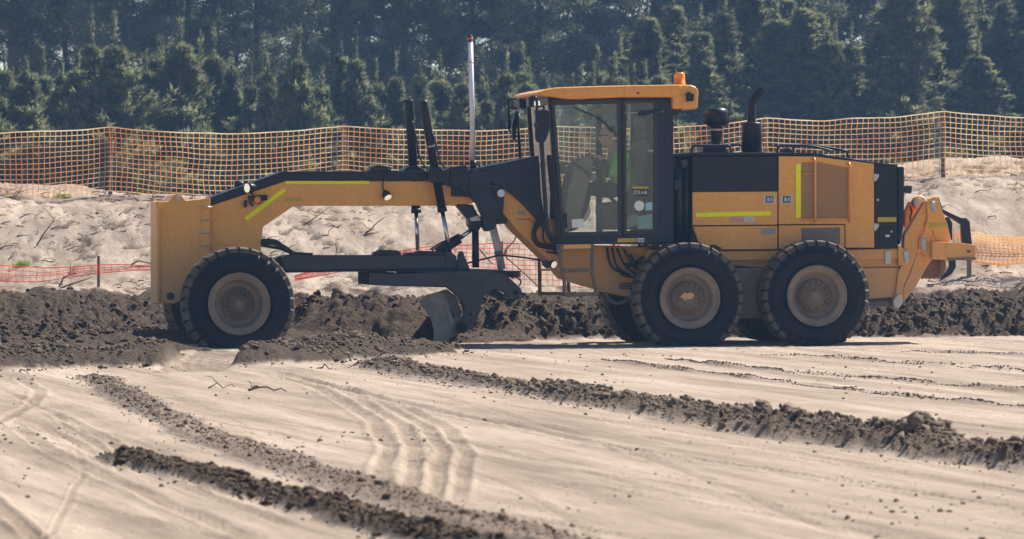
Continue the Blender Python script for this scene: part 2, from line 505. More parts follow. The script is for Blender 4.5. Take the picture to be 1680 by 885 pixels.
def link(name, me, mat=None, parent=None):
    o = bpy.data.objects.new(name, me)
    if mat is not None:
        if me.materials: pass
        else: me.materials.append(mat)
    col.objects.link(o)
    if parent is not None: o.parent = parent
    return o

# ground materials
def ground_mat():
    m, t, b, o = new_mat('sandy_ground')
    geo = nd(t, 'ShaderNodeNewGeometry'); pos = geo.outputs['Position']
    at_ = nd(t, 'ShaderNodeAttribute', attribute_name='soil')
    mp = nd(t, 'ShaderNodeMapping'); mp.vector_type = 'POINT'
    mp.inputs['Rotation'].default_value = (0, 0, math.atan2(DX, -DY) * -1 + R(0))
    t.links.new(pos, mp.inputs[0])
    mp2 = nd(t, 'ShaderNodeMapping')
    mp2.inputs['Scale'].default_value = (2.6, .14, 2.6)
    t.links.new(mp.outputs[0], mp2.inputs[0])
    st = noise(t, mp2.outputs[0], 1.0, 7, .62)          # streaks along the grading direction
    st2 = noise(t, mp2.outputs[0], 4.5, 4, .6)
    st3 = noise(t, mp2.outputs[0], 16, 5, .65)
    bl = noise(t, pos, .9, 5, .6)
    fi = noise(t, pos, 22, 5, .7)
    c = mixc(t, ramp(t, st, .36, .66), (.255, .198, .152), (.50, .405, .322))
    c = mixc(t, math_(t, 'MULTIPLY', ramp(t, st2, .52, .75), .5), c, (.225, .173, .131))
    c = mixc(t, math_(t, 'MULTIPLY', ramp(t, st3, .5, .72), .6), c, (.215, .165, .126))
    c = mixc(t, math_(t, 'MULTIPLY', ramp(t, bl, .5, .75), .35), c, (.53, .43, .345))
    c = mixc(t, math_(t, 'MULTIPLY', ramp(t, fi, .55, .8), .34), c, (.20, .152, .115))
    so_ = mixc(t, ramp(t, fi, .3, .75), (.034, .022, .015), (.165, .118, .083))
    sf = math_(t, 'ADD', at_.outputs['Fac'], math_(t, 'MULTIPLY', math_(t, 'SUBTRACT', fi, .5), .5))
    sf = math_(t, 'MULTIPLY', math_(t, 'GREATER_THAN', at_.outputs['Fac'], .02), ramp(t, sf, .08, .75))
    c = mixc(t, sf, c, so_)
    t.links.new(c, b.inputs['Base Color'])
    b.inputs['Roughness'].default_value = .95
    b.inputs['Specular IOR Level'].default_value = .15
    bp = nd(t, 'ShaderNodeBump'); bp.inputs['Strength'].default_value = 1.0; bp.inputs['Distance'].default_value = 1.0
    sepz = nd(t, 'ShaderNodeSeparateXYZ'); t.links.new(pos, sepz.inputs[0])
    bankf = nd(t, 'ShaderNodeMapRange'); t.links.new(sepz.outputs[1], bankf.inputs[0])
    bankf.inputs[1].default_value = 65; bankf.inputs[2].default_value = 70
    hsum = math_(t, 'ADD', math_(t, 'MULTIPLY', noise(t, pos, 42, 7, .75), .016), math_(t, 'ADD', math_(t, 'MULTIPLY', st2, .012), math_(t, 'MULTIPLY', st3, .012)))
    hsum = math_(t, 'ADD', hsum, math_(t, 'MULTIPLY', math_(t, 'MULTIPLY', sf, sf), math_(t, 'MULTIPLY', noise(t, pos, 13, 7, .72), .085)))
    hsum = math_(t, 'ADD', hsum, math_(t, 'MULTIPLY', bankf.outputs[0], math_(t, 'MULTIPLY', noise(t, pos, 7, 8, .72), .02)))
    t.links.new(hsum, bp.inputs['Height']); t.links.new(bp.outputs[0], b.inputs['Normal'])
    return m

def clod_mat(name, lo, hi):
    m, t, b, o = new_mat(name)
    geo = nd(t, 'ShaderNodeNewGeometry'); pos = geo.outputs['Position']
    n = noise(t, pos, 9, 6, .7)
    t.links.new(mixc(t, ramp(t, n, .3, .72), lo, hi), b.inputs['Base Color'])
    b.inputs['Roughness'].default_value = .95; b.inputs['Specular IOR Level'].default_value = .15
    bp = nd(t, 'ShaderNodeBump'); bp.inputs['Strength'].default_value = .6; bp.inputs['Distance'].default_value = .02
    t.links.new(noise(t, pos, 60, 5, .7), bp.inputs['Height']); t.links.new(bp.outputs[0], b.inputs['Normal'])
    return m
M['ground'] = ground_mat()
M['clod'] = clod_mat('moist_clods', (.075, .052, .037), (.30, .225, .168))
M['clod_mid'] = clod_mat('half_dry_clods', (.050, .033, .023), (.22, .158, .114))
M['clod_dark'] = clod_mat('damp_clods', (.032, .021, .014), (.155, .108, .075))

NC = 690
kx = np.linspace(-.165, .165, NC)
ys = [17.5]
while ys[-1] < 51: ys.append(ys[-1] * 1.0022)
while ys[-1] < 67: ys.append(ys[-1] + .046)
while ys[-1] < 79: ys.append(ys[-1] + .062)
while ys[-1] < 112: ys.append(ys[-1] + 1.0)
Yr = np.array(ys)
GX, GY = np.meshgrid(kx, Yr)
GX = GX * GY
GZ, GS = height(GX, GY)
ground = link('ground', grid_mesh('ground', GX, GY, GZ, {'soil': GS}), M['ground'])
tag(ground, kind='structure')

gx = np.concatenate([np.linspace(-300, -20, 30), np.linspace(-18, 18, 25), np.linspace(20, 300, 30)])
gy = np.concatenate([np.linspace(-60, 14, 15), np.linspace(20, 112, 60), np.linspace(115, 320, 30)])
OX, OY = np.meshgrid(gx, gy)
OZ = macro(OX, OY) - .25 + .22 * smooth(112, 118, OY)
outer = link('terrain', grid_mesh('terrain', OX, OY, OZ, {'soil': np.zeros(OX.shape)}), M['ground'])
tag(outer, kind='structure')

def ground_z(x, y):
    z, s = height(np.atleast_1d(np.asarray(x, float)), np.atleast_1d(np.asarray(y, float)))
    return z

# ------------------------------------------------------------------ clods (uncountable crumbs of soil)
def ico(sub):
    bm = bmesh.new(); bmesh.ops.create_icosphere(bm, subdivisions=sub, radius=1)
    v = np.array([p.co[:] for p in bm.verts]); f = np.array([[q.index for q in p.verts] for p in bm.faces])
    bm.free(); return v, f

def scatter(name, xs, ys_, sizes, mat, label, sub=1, sink=.25, flat=.75):
    v0, f0 = ico(sub)
    n, nv = len(xs), len(v0)
    variants = []
    for k in range(10):
        rr = 1 + rng.normal(0, .22, nv)
        variants.append(v0 * rr[:, None])
    V = np.array(variants)[rng.integers(0, 10, n)]
    a = rng.uniform(0, 2 * np.pi, (n, 3))
    ca, sa = np.cos(a), np.sin(a)
    Rz = np.zeros((n, 3, 3)); Rz[:, 0, 0] = ca[:, 0]; Rz[:, 0, 1] = -sa[:, 0]; Rz[:, 1, 0] = sa[:, 0]; Rz[:, 1, 1] = ca[:, 0]; Rz[:, 2, 2] = 1
    Rx = np.zeros((n, 3, 3)); Rx[:, 0, 0] = 1; Rx[:, 1, 1] = ca[:, 1]; Rx[:, 1, 2] = -sa[:, 1]; Rx[:, 2, 1] = sa[:, 1]; Rx[:, 2, 2] = ca[:, 1]
    V = np.einsum('nij,nvj->nvi', Rx, V); 
    V = V * rng.uniform(.7, 1.3, (n, 1, 3)); V = np.einsum('nij,nvj->nvi', Rz, V)
    V[:, :, 2] *= flat
    V *= np.asarray(sizes)[:, None, None]
    z = ground_z(xs, ys_)
    V += np.stack([xs, ys_, z + np.asarray(sizes) * flat * (.7 - sink * 2)], -1)[:, None, :]
    Fc = (f0[None] + (np.arange(n) * nv)[:, None, None]).reshape(-1, 3)
    o = link(name, arr_mesh(name, V.reshape(-1, 3), Fc), mat)
    tag(o, label, 'soil clods', kind='stuff')
    return o

def along(r, n, spread=.75):
    pts = r['pts']
    L = np.array([math.dist(pts[i], pts[i + 1]) for i in range(len(pts) - 1)])
    # more clods where the line is nearer to the viewer is not wanted: even along its length
    seg = rng.choice(len(L), n, p=L / L.sum()); t = rng.uniform(0, 1, n)
    P = np.array(pts)
    base = P[seg] + (P[seg + 1] - P[seg]) * t[:, None]
    d = (P[seg + 1] - P[seg]) / L[seg][:, None]
    off = rng.normal(0, r['w'] * spread * .62, n)
    return base[:, 0] - d[:, 1] * off, base[:, 1] + d[:, 0] * off

def sizes(n, lo, hi, p=3.0):
    return lo + (hi - lo) * rng.uniform(0, 1, n) ** p

for r, nb, ns, lo, hi, mat, nm, lab in (
        (R1, 900, 7200, .008, .042, 'clod', 'soil_clods', 'crumbly brown windrow of clods running to the mound on the sandy pad'),
        (R2, 150, 2600, .007, .030, 'clod', 'soil_clods', 'low scattered crumbs of soil in a flattened line on the sand'),
        (R3, 420, 2200, .008, .034, 'clod_dark', 'soil_clods', 'narrow line of dark damp clods beside the wheel marks'),
        (FRONT, 900, 6200, .010, .048, 'clod_mid', 'soil_clods', 'grey brown clods of the windrow that the front wheel has pressed through')):
    for big in (True, False):
        n = nb if big else ns
        xs, yy = along(r, n, .8 if big else .95)
        if r is FRONT:
            k = ~((xs > -3.66) & (xs < -2.86)); xs, yy = xs[k], yy[k]
        s = sizes(len(xs), lo * 2, hi) if big else sizes(len(xs), lo, hi * .45)
        scatter(nm, xs, yy, s, M[mat], lab if big else 'fine crumbs around the ' + {id(R1): 'crumbly brown windrow', id(R2): 'flattened crumb line', id(R3): 'narrow dark clod line', id(FRONT): 'windrow under the front wheel'}[id(r)], 2 if big else 1)
# the wide strip of dug soil behind the machine
n = 19500
xs = rng.uniform(-11, 11, n * 3); yy = np.where(rng.uniform(0, 1, n * 3) < .65, np.clip(58.6 + .22 * np.clip(xs, -3, 14) + np.where(xs < -3, (xs + 3) * .75, 0), 53, 70) + rng.uniform(-.8, 2.2, n * 3), rng.uniform(51, 66, n * 3))
zz, ss = height(xs, yy)
k = np.where(ss > .72)[0][:n]
k = k[~((np.abs(xs[k] + 3.2) < 1) & (yy[k] < 55.2))]
scatter('soil_clods', xs[k], yy[k], sizes(len(k), .011, .055, 3.0), M['clod_dark'], 'dark dug soil clods heaped between the machine and the sand bank', 1)
mxy = gp(1528, 742)
a = rng.uniform(0, 6.28, 260); rr = .22 * np.sqrt(rng.uniform(0, 1, 260))
scatter('soil_clods', mxy[0] + rr * np.cos(a), mxy[1] + rr * np.sin(a), sizes(260, .012, .06), M['clod'], 'lumpy mound of clods standing up from the brown windrow', 1)

# crumbs strewn over the graded pad
n = 5200
yy = 21 * (58 / 21) ** rng.uniform(0, 1, n); xs = rng.uniform(-.15, .15, n) * yy
k = fbm(xs * .9, yy * .25, 3, 400) + rng.uniform(-.25, .25, n) > .02
scatter('sand_crumbs', xs[k], yy[k], sizes(int(k.sum()), .0035, .017, 4), M['clod'], 'tiny loose crumbs of soil strewn over the graded sand pad', 1)

# crumbly edges left by the blade on the right of the pad
for pts in STEPS:
    r = dict(pts=pts, w=.035)
    L_ = sum(math.dist(pts[i], pts[i + 1]) for i in range(len(pts) - 1))
    xs, yy = along(r, int(L_ * 85), .55)
    scatter('soil_clods', xs, yy, sizes(len(xs), .004, .0115, 1.6), M['clod_mid'], 'thin broken ridge of crumbs left along a blade pass beside the machine', 1, .12)

# ------------------------------------------------------------------ mesh builder
class MB:
    def __init__(s): s.v = []; s.f = []; s.sm = []; s.mi = []; s.m = 0
    def face(s, idx, smooth_=False): s.f.append(tuple(idx)); s.sm.append(smooth_); s.mi.append(s.m)
    def prism(s, pts, w0, w1):
        """outline in (u,z), pushed along w"""
        b = len(s.v); n = len(pts)
        s.v += [(u, w0, z) for u, z in pts] + [(u, w1, z) for u, z in pts]
        area = sum(pts[i][0] * pts[(i + 1) % n][1] - pts[(i + 1) % n][0] * pts[i][1] for i in range(n))
        fwd = (area > 0)
        a = list(range(b, b + n)); c = list(range(b + n, b + 2 * n))
        s.face(a if fwd else a[::-1]); s.face(c[::-1] if fwd else c)
        for i in range(n):
            j = (i + 1) % n
            q = (b + i, b + n + i, b + n + j, b + j)
            s.face(q if fwd else q[::-1])
        return s
    def box(s, c, d):
        (x, y, z), (a, b, e) = c, d
        return s.prism([(x - a / 2, z - e / 2), (x + a / 2, z - e / 2), (x + a / 2, z + e / 2), (x - a / 2, z + e / 2)], y - b / 2, y + b / 2)
    def tube(s, path, rad, seg=10, cap=True):
        P = [Vector(p) for p in path]; n = len(P)
        rads = rad if isinstance(rad, (list, tuple)) else [rad] * n
        b = len(s.v); ref = None
        for i, p in enumerate(P):
            t = ((P[min(i + 1, n - 1)] - p).normalized() + (p - P[max(i - 1, 0)]).normalized())
            if t.length < 1e-6: t = P[min(i + 1, n - 1)] - P[max(i - 1, 0)]
            t.normalize()
            if ref is None: ref = Vector((0, 0, 1)) if abs(t.z) < .9 else Vector((1, 0, 0))
            e1 = (ref - t * ref.dot(t)).normalized(); ref = e1; e2 = t.cross(e1)
            for k in range(seg):
                a = 2 * math.pi * k / seg
                s.v.append(tuple(p + (e1 * math.cos(a) + e2 * math.sin(a)) * rads[i]))
        for i in range(n - 1):
            for k in range(seg):
                k2 = (k + 1) % seg
                s.face((b + i * seg + k, b + i * seg + k2, b + (i + 1) * seg + k2, b + (i + 1) * seg + k), True)
        if cap:
            s.face([b + k for k in range(seg)][::-1]); s.face([b + (n - 1) * seg + k for k in range(seg)])
        return s
    def lathe(s, prof, seg=48, smooth_=True, c=(0, 0, 0), axis='y'):
        """profile of (radius, run along the axis)"""
        b = len(s.v); n = len(prof)
        for k in range(seg):
            a = 2 * math.pi * k / seg
            for r, y in prof:
                if axis == 'y': s.v.append((c[0] + r * math.cos(a), c[1] + y, c[2] + r * math.sin(a)))
                else: s.v.append((c[0] + r * math.cos(a), c[1] - r * math.sin(a), c[2] + y))
        for k in range(seg):
            k2 = (k + 1) % seg
            for i in range(n - 1):
                s.face((b + k * n + i, b + k * n + i + 1, b + k2 * n + i + 1, b + k2 * n + i), smooth_)
        return s
    def build(s, name, mat, parent=None, bevel=0, mats=None, segs=2):
        me = bpy.data.meshes.new(name)
        me.from_pydata(s.v, [], s.f)
        me.polygons.foreach_set('use_smooth', s.sm)
        if mats:
            for m_ in mats: me.materials.append(m_)
            me.polygons.foreach_set('material_index', s.mi)
        else: me.materials.append(mat)
        me.update()
        o = link(name, me, None, parent)
        if bevel:
            md = o.modifiers.new('bevel', 'BEVEL'); md.width = bevel; md.segments = segs
            md.limit_method = 'ANGLE'; md.angle_limit = R(35); md.use_clamp_overlap = True
        return o

def empty(name, loc, rz=0):
    o = bpy.data.objects.new(name, None); col.objects.link(o)
    o.location = loc; o.rotation_euler = (0, 0, rz); o.empty_display_size = .2
    return o

# ------------------------------------------------------------------ plastic netting fences
def net_mat(name, base, tr=.6):
    m, t, b, o = new_mat(name)
    geo = nd(t, 'ShaderNodeNewGeometry')
    n = noise(t, geo.outputs['Position'], 1.1, 5)
    c = mixc(t, ramp(t, n, .35, .65), (base[0] * .85, base[1] * .72, base[2] * .6), (1.0, min(1, base[1] * 1.2), min(1, base[2] * 1.8)))
    t.links.new(c, b.inputs['Base Color']); b.inputs['Roughness'].default_value = .45
    tl = nd(t, 'ShaderNodeBsdfTranslucent'); t.links.new(c, tl.inputs[0])
    mx = nd(t, 'ShaderNodeMixShader'); mx.inputs[0].default_value = tr
    t.links.new(b.outputs[0], mx.inputs[1]); t.links.new(tl.outputs[0], mx.inputs[2])
    t.links.new(mx.outputs[0], o.inputs[0])
    return m
M['net'] = net_mat('orange_netting', (1.0, .58, .15))
M['net_h'] = net_mat('sunlit_orange_netting', (1.0, .82, .46))  # paler copy for the horizontal tapes, sun on their tops painted in
M['net_red'] = net_mat('red_netting', (.85, .12, .06))
M['net_pale'] = net_mat('sunlit_yellow_netting', (1.0, .70, .28))

def netting(name, parent, pts, rows, cell, mats, th=.0052, th_h=.0048, wob=.024, lean=None):
    """pts(run 0..1) -> (x, y, z_top, z_bottom); strands are flat plastic tapes woven as a grid"""
    L = 0; prev = None; N = 400
    for i in range(N + 1):
        p = pts(i / N)
        if prev: L += math.dist(p[:2], prev[:2])
        prev = p
    n = int(L / cell)
    u = np.linspace(0, 1, n + 1)
    P = np.array([pts(t) for t in u])
    k = np.linspace(0, 1, rows + 1)
    X = P[:, 0][:, None] + wob * fbm(u[:, None] * L * 1.1, k[None] * 3, 2, 200)
    Y = P[:, 1][:, None] + 3 * wob * fbm(u[:, None] * L * .8, k[None] * 2, 2, 203)
    if lean: Y = Y + lean * k[None]
    Z = P[:, 2][:, None] * (1 - k[None]) + P[:, 3][:, None] * k[None] + wob * fbm(u[:, None] * L * 1.3, k[None] * 2.5, 2, 207)
    mb = MB()
    def ribbon(path, hx, hz, slot):
        mb.m = slot; b = len(mb.v)
        for (x, y, z) in path:
            mb.v += [(x - hx, y - .003, z - hz), (x + hx, y - .003, z + hz), (x + hx, y + .003, z + hz), (x - hx, y + .003, z - hz)]
        for i in range(len(path) - 1):
            for q in range(4):
                q2 = (q + 1) % 4
                mb.face((b + i * 4 + q, b + i * 4 + q2, b + i * 4 + 4 + q2, b + i * 4 + 4 + q))
    for j in range(rows + 1):
        e = 1.7 if j in (0, rows) else 1
        ribbon([(X[i, j], Y[i, j], Z[i, j]) for i in range(n + 1)], 0.0, th_h * e, 1)
    for i in range(n + 1):
        ribbon([(X[i, j], Y[i, j] + .004, Z[i, j]) for j in range(rows + 1)], th, 0.0, 0)
    return mb.build(name, None, parent, mats=mats)

# upper fence on the crest of the bank
FP = [(-15.0, 215), (-10.9, 214), (-6.71, 210), (-2.81, 207), (.66, 207), (4.24, 195), (7.20, 184), (10.6, 183), (14.6, 180)]
YF = 76.6
def fence_line(t):
    x = FP[0][0] + (FP[-1][0] - FP[0][0]) * t
    for i in range(len(FP) - 1):
        if FP[i][0] <= x <= FP[i + 1][0]: break
    (x0, a), (x1, b) = FP[i], FP[i + 1]
    q = (x - x0) / (x1 - x0)
    top = CH + (HY - (a + (b - a) * q)) * YF / F - .13 * 4 * q * (1 - q) * (.55 if i % 2 else .8)
    zb = top - 1.09 + .04 * math.sin(x * 1.7)
    return x, YF + .05 * math.sin(x * .9), top, zb
fence = empty('netting_fence', (0, 0, 0))
tag(fence, 'orange plastic netting fence on posts along the top of the sand bank', 'fence')
netting('netting', fence, fence_line, 13, .092, [M['net'], M['net_h']])
for i, (x, py) in enumerate(FP):
    zt = CH + (HY - py) * YF / F + .03
    zg = float(ground_z(x, YF + .06)[0]) - .15
    mb = MB()
    wd = .036
    mb.prism([(x - wd, zg), (x + wd, zg), (x + wd + .004, zt), (x - wd + .004, zt + .01)], YF + .075, YF + .14)
    mb.build('post', M['wood'] if i in (3, 5) else M['post'], fence, .006)

# sagging red netting at the foot of the bank
def red_line(t):
    x = -10.5 + 7.2 * t
    z = np.interp(x, [-10.5, -8.6, -7.0, -6.2, -5.0, -3.3], [.86, .86, .80, .84, .84, .80])
    zb = np.interp(x, [-10.5, -8.6, -7.0, -6.2, -5.4, -3.3], [.62, .62, .60, .72, .79, .75])
    return x, 68.2 + .25 * math.sin(x), z, zb
rf = empty('collapsed_fence', (0, 0, 0))
tag(rf, 'collapsed red plastic netting sagging at the left foot of the bank'.replace(' left', ''), 'fence')
netting('netting', rf, red_line, 4, .10, [M['net_red'], M['net_red']], .0028, .0035, .03)
for x in (-6.15, -9.6):
    zg = float(ground_z(x, 68.3)[0])
    MB().prism([(x - .022, zg - .1), (x + .022, zg - .1), (x + .02, .98), (x - .02, .99)], 68.30, 68.34).build('stake', M['post'], rf, .004)

def red_line2(t):
    x = -3.2 + 4.9 * t
    z = np.interp(x, [-3.2, -2.2, -1.2, -.3, 1.7], [.70, 1.0, 1.13, 1.16, 1.12])
    zb = np.interp(x, [-3.2, -2.2, -1.2, -.3, 1.7], [.62, .80, .80, .58, .50])
    return x, 67.6 + .1 * math.sin(x * 2), z, zb
rf2 = empty('loose_red_netting', (0, 0, 0))
tag(rf2, 'upright run of red plastic netting seen under the machine frame', 'fence')
netting('netting', rf2, red_line2, 8, .085, [M['net_red'], M['net_red']], .0035, .004, .02)
for x in (-.15, 1.5):
    zg = float(ground_z(x, 67.7)[0])
    MB().prism([(x - .02, zg - .1), (x + .02, zg - .1), (x + .02, 1.2), (x - .02, 1.2)], 67.72, 67.76).build('stake', M['post'], rf2, .004)

def yel_line(t):
    x = 6.75 + 6 * t
    z = 1.33 + .03 * math.sin(x * 3)
    return x, 70.0 + .15 * math.sin(x * 2), z - .02 * abs(math.sin(x * 5)), .86 + .05 * math.sin(x * 4)
rf3 = empty('low_netting_fence', (0, 0, 0))
tag(rf3, 'low sunlit orange yellow netting behind the ripper at the rear', 'fence')
netting('netting', rf3, yel_line, 9, .07, [M['net'], M['net_pale']], .007, .008, .05)
for x in (6.98, 9.6):
    zg = float(ground_z(x, 70.1)[0])
    MB().prism([(x - .035, zg - .2), (x + .035, zg - .2), (x + .035, 1.2), (x - .035, 1.2)], 70.1, 70.16).build('stake', M['wood'], rf3, .004)

# ------------------------------------------------------------------ dead sticks, litter, grass
def wobble(p0, p1, n, amp):
    P = []
    a, b = Vector(p0), Vector(p1)
    for i in range(n + 1):
        t = i / n
        o = Vector((random.gauss(0, amp), random.gauss(0, amp * .5), random.gauss(0, amp))) if 0 < i < n else Vector()
        P.append(a.lerp(b, t) + o)
    return P

def stick(px0, px1, Y, rad, label, mat='stick', group=None, n=5, amp=.03, forks=1, lift=.02):
    """dead branch lying or standing between two points of the slope"""
    sc = F / Y
    x0, x1 = (px0[0] - CX) / sc, (px1[0] - CX) / sc
    def onz(x, py):
        # find the depth on the slope where this height sits
        z = CH + (HY - py) / sc
        return z
    y0 = Y; y1 = Y + .25
    o = empty('dead_stick', (x0, y0, float(ground_z(x0, y0)[0])))
    base = Vector((x0, y0, 0)); gz = float(ground_z(x0, y0)[0])
    dz = (px0[1] - px1[1]) / sc
    p0 = Vector((0, 0, lift)); p1 = Vector((x1 - x0, y1 - y0, dz + lift))
    g1 = float(ground_z(x1, y1)[0]) - gz
    p1.z = max(p1.z, g1 + .01)
    P = wobble(p0, p1, n, amp)
    mb = MB(); mb.tube(P, [rad * (1 - .75 * i / n) for i in range(n + 1)], 6)
    mb.build('branch', M[mat], o)
    for k in range(forks):
        i = random.randint(1, n - 1)
        e = P[i] + Vector((random.uniform(-.2, .2), random.uniform(-.1, .1), random.uniform(.02, .2)))
        MB().tube(wobble(P[i], e, 3, amp * .6), [rad * .5, rad * .42, rad * .3, rad * .15], 5).build('twig', M[mat], o)
    tag(o, label, 'stick', group)
    return o

def slope_y(px, py):
    """march the view ray to the terrain"""
    Ys = np.arange(40, 82, .05)
    X = (px - CX) / F * Ys; Z = CH + (HY - py) / F * Ys
    h = ground_z(X, Ys)
    k = np.where(Z <= h)[0]
    return float(Ys[k[0]]) if len(k) else 76.0

SG = 'dead sticks scattered on the sand bank'
SL = 'thin dead stick lying on the sand bank'
for a, b, r_, mt, fk in (((60, 405), (92, 352), .015, 'stick', 1), ((28, 390), (128, 372), .014, 'stick_pale', 0), ((158, 352), (206, 372), .02, 'stick', 0),
                     ((228, 345), (290, 342), .012, 'stick', 1), ((250, 380), (300, 372), .012, 'stick', 1),
                     ((498, 372), (548, 340), .012, 'stick', 1), ((528, 388), (556, 370), .010, 'stick', 0), ((600, 385), (634, 358), .016, 'stick', 1),
                     ((530, 410), (560, 398), .010, 'stick', 0), ((828, 420), (852, 388), .02, 'stick', 1), ((215, 438), (300, 462), .014, 'stick', 0),
                     ((640, 330), (668, 345), .012, 'stick', 1), ((400, 350), (430, 345), .012, 'stick', 0), ((1535, 345), (1575, 340), .010, 'stick', 1), ((1620, 360), (1668, 372), .010, 'stick', 0),
                     ((150, 318), (200, 322), .010, 'stick', 1), ((150, 352), (176, 346), .012, 'stick_pale', 0), ((1600, 318), (1640, 312), .010, 'stick', 0)):
    stick(a, b, slope_y(a[0], a[1]), r_, SL, mt, SG, forks=fk)
stick((95, 440), (130, 412), 68.0, .018, 'arching dead root beside the collapsed red netting', 'stick', forks=2)
stick((550, 430), (553, 388), slope_y(550, 430), .012, 'thin dead stem standing upright on the sand under the frame', 'stick', amp=.01)
stick((70, 470), (150, 436), 66.6, .022, 'dark fallen pole leaning across the collapsed red netting', 'stick', forks=0)
def pad_stick(p, q, r_, label, up=.1, mt='stick', forks=1):
    x0, y0 = gp(*p); x1, y1 = gp(*q)
    o = empty('fallen_branch', (x0, y0, float(ground_z(x0, y0)[0])))
    P = wobble((0, 0, r_ * .6), (x1 - x0, y1 - y0, r_ * .6), 6, .02)
    for i in range(1, 6): P[i].z += up * math.sin(math.pi * i / 6) * .35
    MB().tube(P, [r_ * (1 - .1 * i) for i in range(7)], 7).build('branch', M[mt], o)
    for k in range(forks):
        e = P[2] + Vector((random.uniform(-.14, -.04), .05, random.uniform(.02, .06)))
        MB().tube(wobble(P[2], e, 3, .012), [r_ * .7, r_ * .55, r_ * .4, r_ * .2], 6).build('twig', M[mt], o)
    tag(o, label, 'stick')
pad_stick((408, 640), (470, 642), .011, 'forked brown branch lying on the pad past the tyre print', .10, forks=2)
pad_stick((342, 636), (384, 634), .008, 'short bent twig lying on the pad beside the forked branch', .04)
pad_stick((22, 608), (58, 616), .012, 'straight pale stick lying flat below the clods', .01, 'stick_pale', 0)
pad_stick((510, 606), (545, 607), .012, 'flat dark sliver of wood on the wheel marks', .01, forks=0)

# uncountable litter on the bank
def litter():
    mb = MB()
    n = 0
    cand = rng.uniform(0, 1, (3600, 2))
    X = -11 + 22 * cand[:, 0]; Y = 68.5 + 9.5 * cand[:, 1] ** .9
    dens = fbm(X * .8, Y * .6, 3, 301)
    k = dens > .20
    X, Y = X[k], Y[k]
    Z = ground_z(X, Y)
    for x, y, z in zip(X, Y, Z):
        L_ = random.uniform(.05, .32) * random.uniform(.4, 1); a = random.uniform(-.5, .5) + (math.pi if random.random() < .5 else 0)
        d = Vector((math.cos(a) * L_, math.sin(a) * L_ * .6, random.uniform(-.02, .06)))
        p = Vector((x, y, z + .008))
        r_ = random.uniform(.003, .011)
        mb.tube([p, p + d * .5 + Vector((0, 0, random.uniform(0, .025))), p + d], [r_, r_ * .9, r_ * .4], 4)
    o = mb.build('plant_litter', M['stick'], None)
    tag(o, 'dry roots and plant litter strewn over the face of the sand bank', 'plant litter', kind='stuff')
litter()

def tuft(px, py, n, hgt, label):
    y = slope_y(px, py); x = (px - CX) / F * y
    z = float(ground_z(x, y)[0])
    V = []; Fc = []
    for i in range(n):
        a = random.uniform(0, 6.28); r_ = random.uniform(0, .11)
        bx, by = x + r_ * math.cos(a) * 1.4, y + r_ * math.sin(a)
        h_ = hgt * random.uniform(.4, 1); lx, ly = random.gauss(0, .05), random.gauss(0, .03)
        b = len(V)
        V += [(bx - .006, by, z - .02), (bx + .006, by, z - .02), (bx + lx, by + ly, z + h_)]
        Fc.append((b, b + 1, b + 2))
    o = link('grass_tuft', arr_mesh('grass_tuft', V, Fc), M['grass'])
    tag(o, label, 'grass')
tuft(105, 326, 160, .10, 'small bright green grass tuft on the crest below the netting fence')
tuft(36, 438, 120, .12, 'dull green weed tuft by the collapsed red netting')

# ------------------------------------------------------------------ trees
def blades(C, D, L, W):
    """single needle bunches: centres, directions, lengths, widths -> thin triangles"""
    n = len(C)
    s = np.cross(D, rng.normal(0, 1, (n, 3))); s /= np.linalg.norm(s, axis=1)[:, None] + 1e-9
    a = C - s * (W / 2)[:, None]; b = C + s * (W / 2)[:, None]; c = C + D * L[:, None]
    V = np.stack([a, b, c], 1).reshape(-1, 3)
    return V, np.arange(3 * n).reshape(-1, 3)

def unit(v): return v / (np.linalg.norm(v, axis=-1, keepdims=True) + 1e-9)

def conifer_crown(H, Rad, nb, per, z0=.02, up=.7, pw=.85, bl=.24, lump=.25, whorl=None, lead=1.04):
    """pointed young conifer: swept-up branches thick with needle bunches"""
    t = rng.uniform(0, 1, nb) ** .85
    if whorl: t = np.clip((np.floor(t * whorl) + rng.normal(0, .16, nb) + .5) / whorl, 0, 1)
    t = np.clip(t, 0, 1)
    zb = H * (z0 + (1 - z0) * t) * .90
    az = rng.uniform(0, 2 * np.pi, nb)
    ln = Rad * (np.clip(1 - t, 0, 1) ** pw) * rng.uniform(.35, 1.25, nb) * (1 + lump * np.sin(az * 2 + t * 9)) + .10
    el = np.arctan(up * (1 + .5 * t) + rng.normal(0, .15, nb))
    d = np.stack([np.cos(az) * np.cos(el), np.sin(az) * np.cos(el), np.sin(el)], 1)
    q = rng.uniform(.15, 1, (nb, per)) ** .6
    C = np.zeros((nb, per, 3))
    C += d[:, None, :] * (q * ln[:, None])[:, :, None]
    C[:, :, 2] += zb[:, None] - .10 * (q * ln[:, None]) ** 2
    C += rng.normal(0, .045, C.shape)
    D = unit(d[:, None, :] * 1.0 + rng.normal(0, .55, C.shape) + np.array([0, 0, .25]))
    n = nb * per
    V, Fc = blades(C.reshape(-1, 3), D.reshape(-1, 3), rng.uniform(.5, 1.2, n) * bl, rng.uniform(.6, 1.2, n) * bl * .30)
    # leader
    m = 150
    zl = H * rng.uniform(.80, lead, m) ** 1.0
    Cl = np.stack([rng.normal(0, .02, m), rng.normal(0, .02, m), zl], 1)
    Dl = unit(np.stack([rng.normal(0, .5, m), rng.normal(0, .5, m), np.ones(m) * 1.0], 1))
    V2, F2 = blades(Cl, Dl, np.full(m, bl * .8), np.full(m, bl * .2))
    return np.concatenate([V, V2]), np.concatenate([Fc, F2 + len(V)])

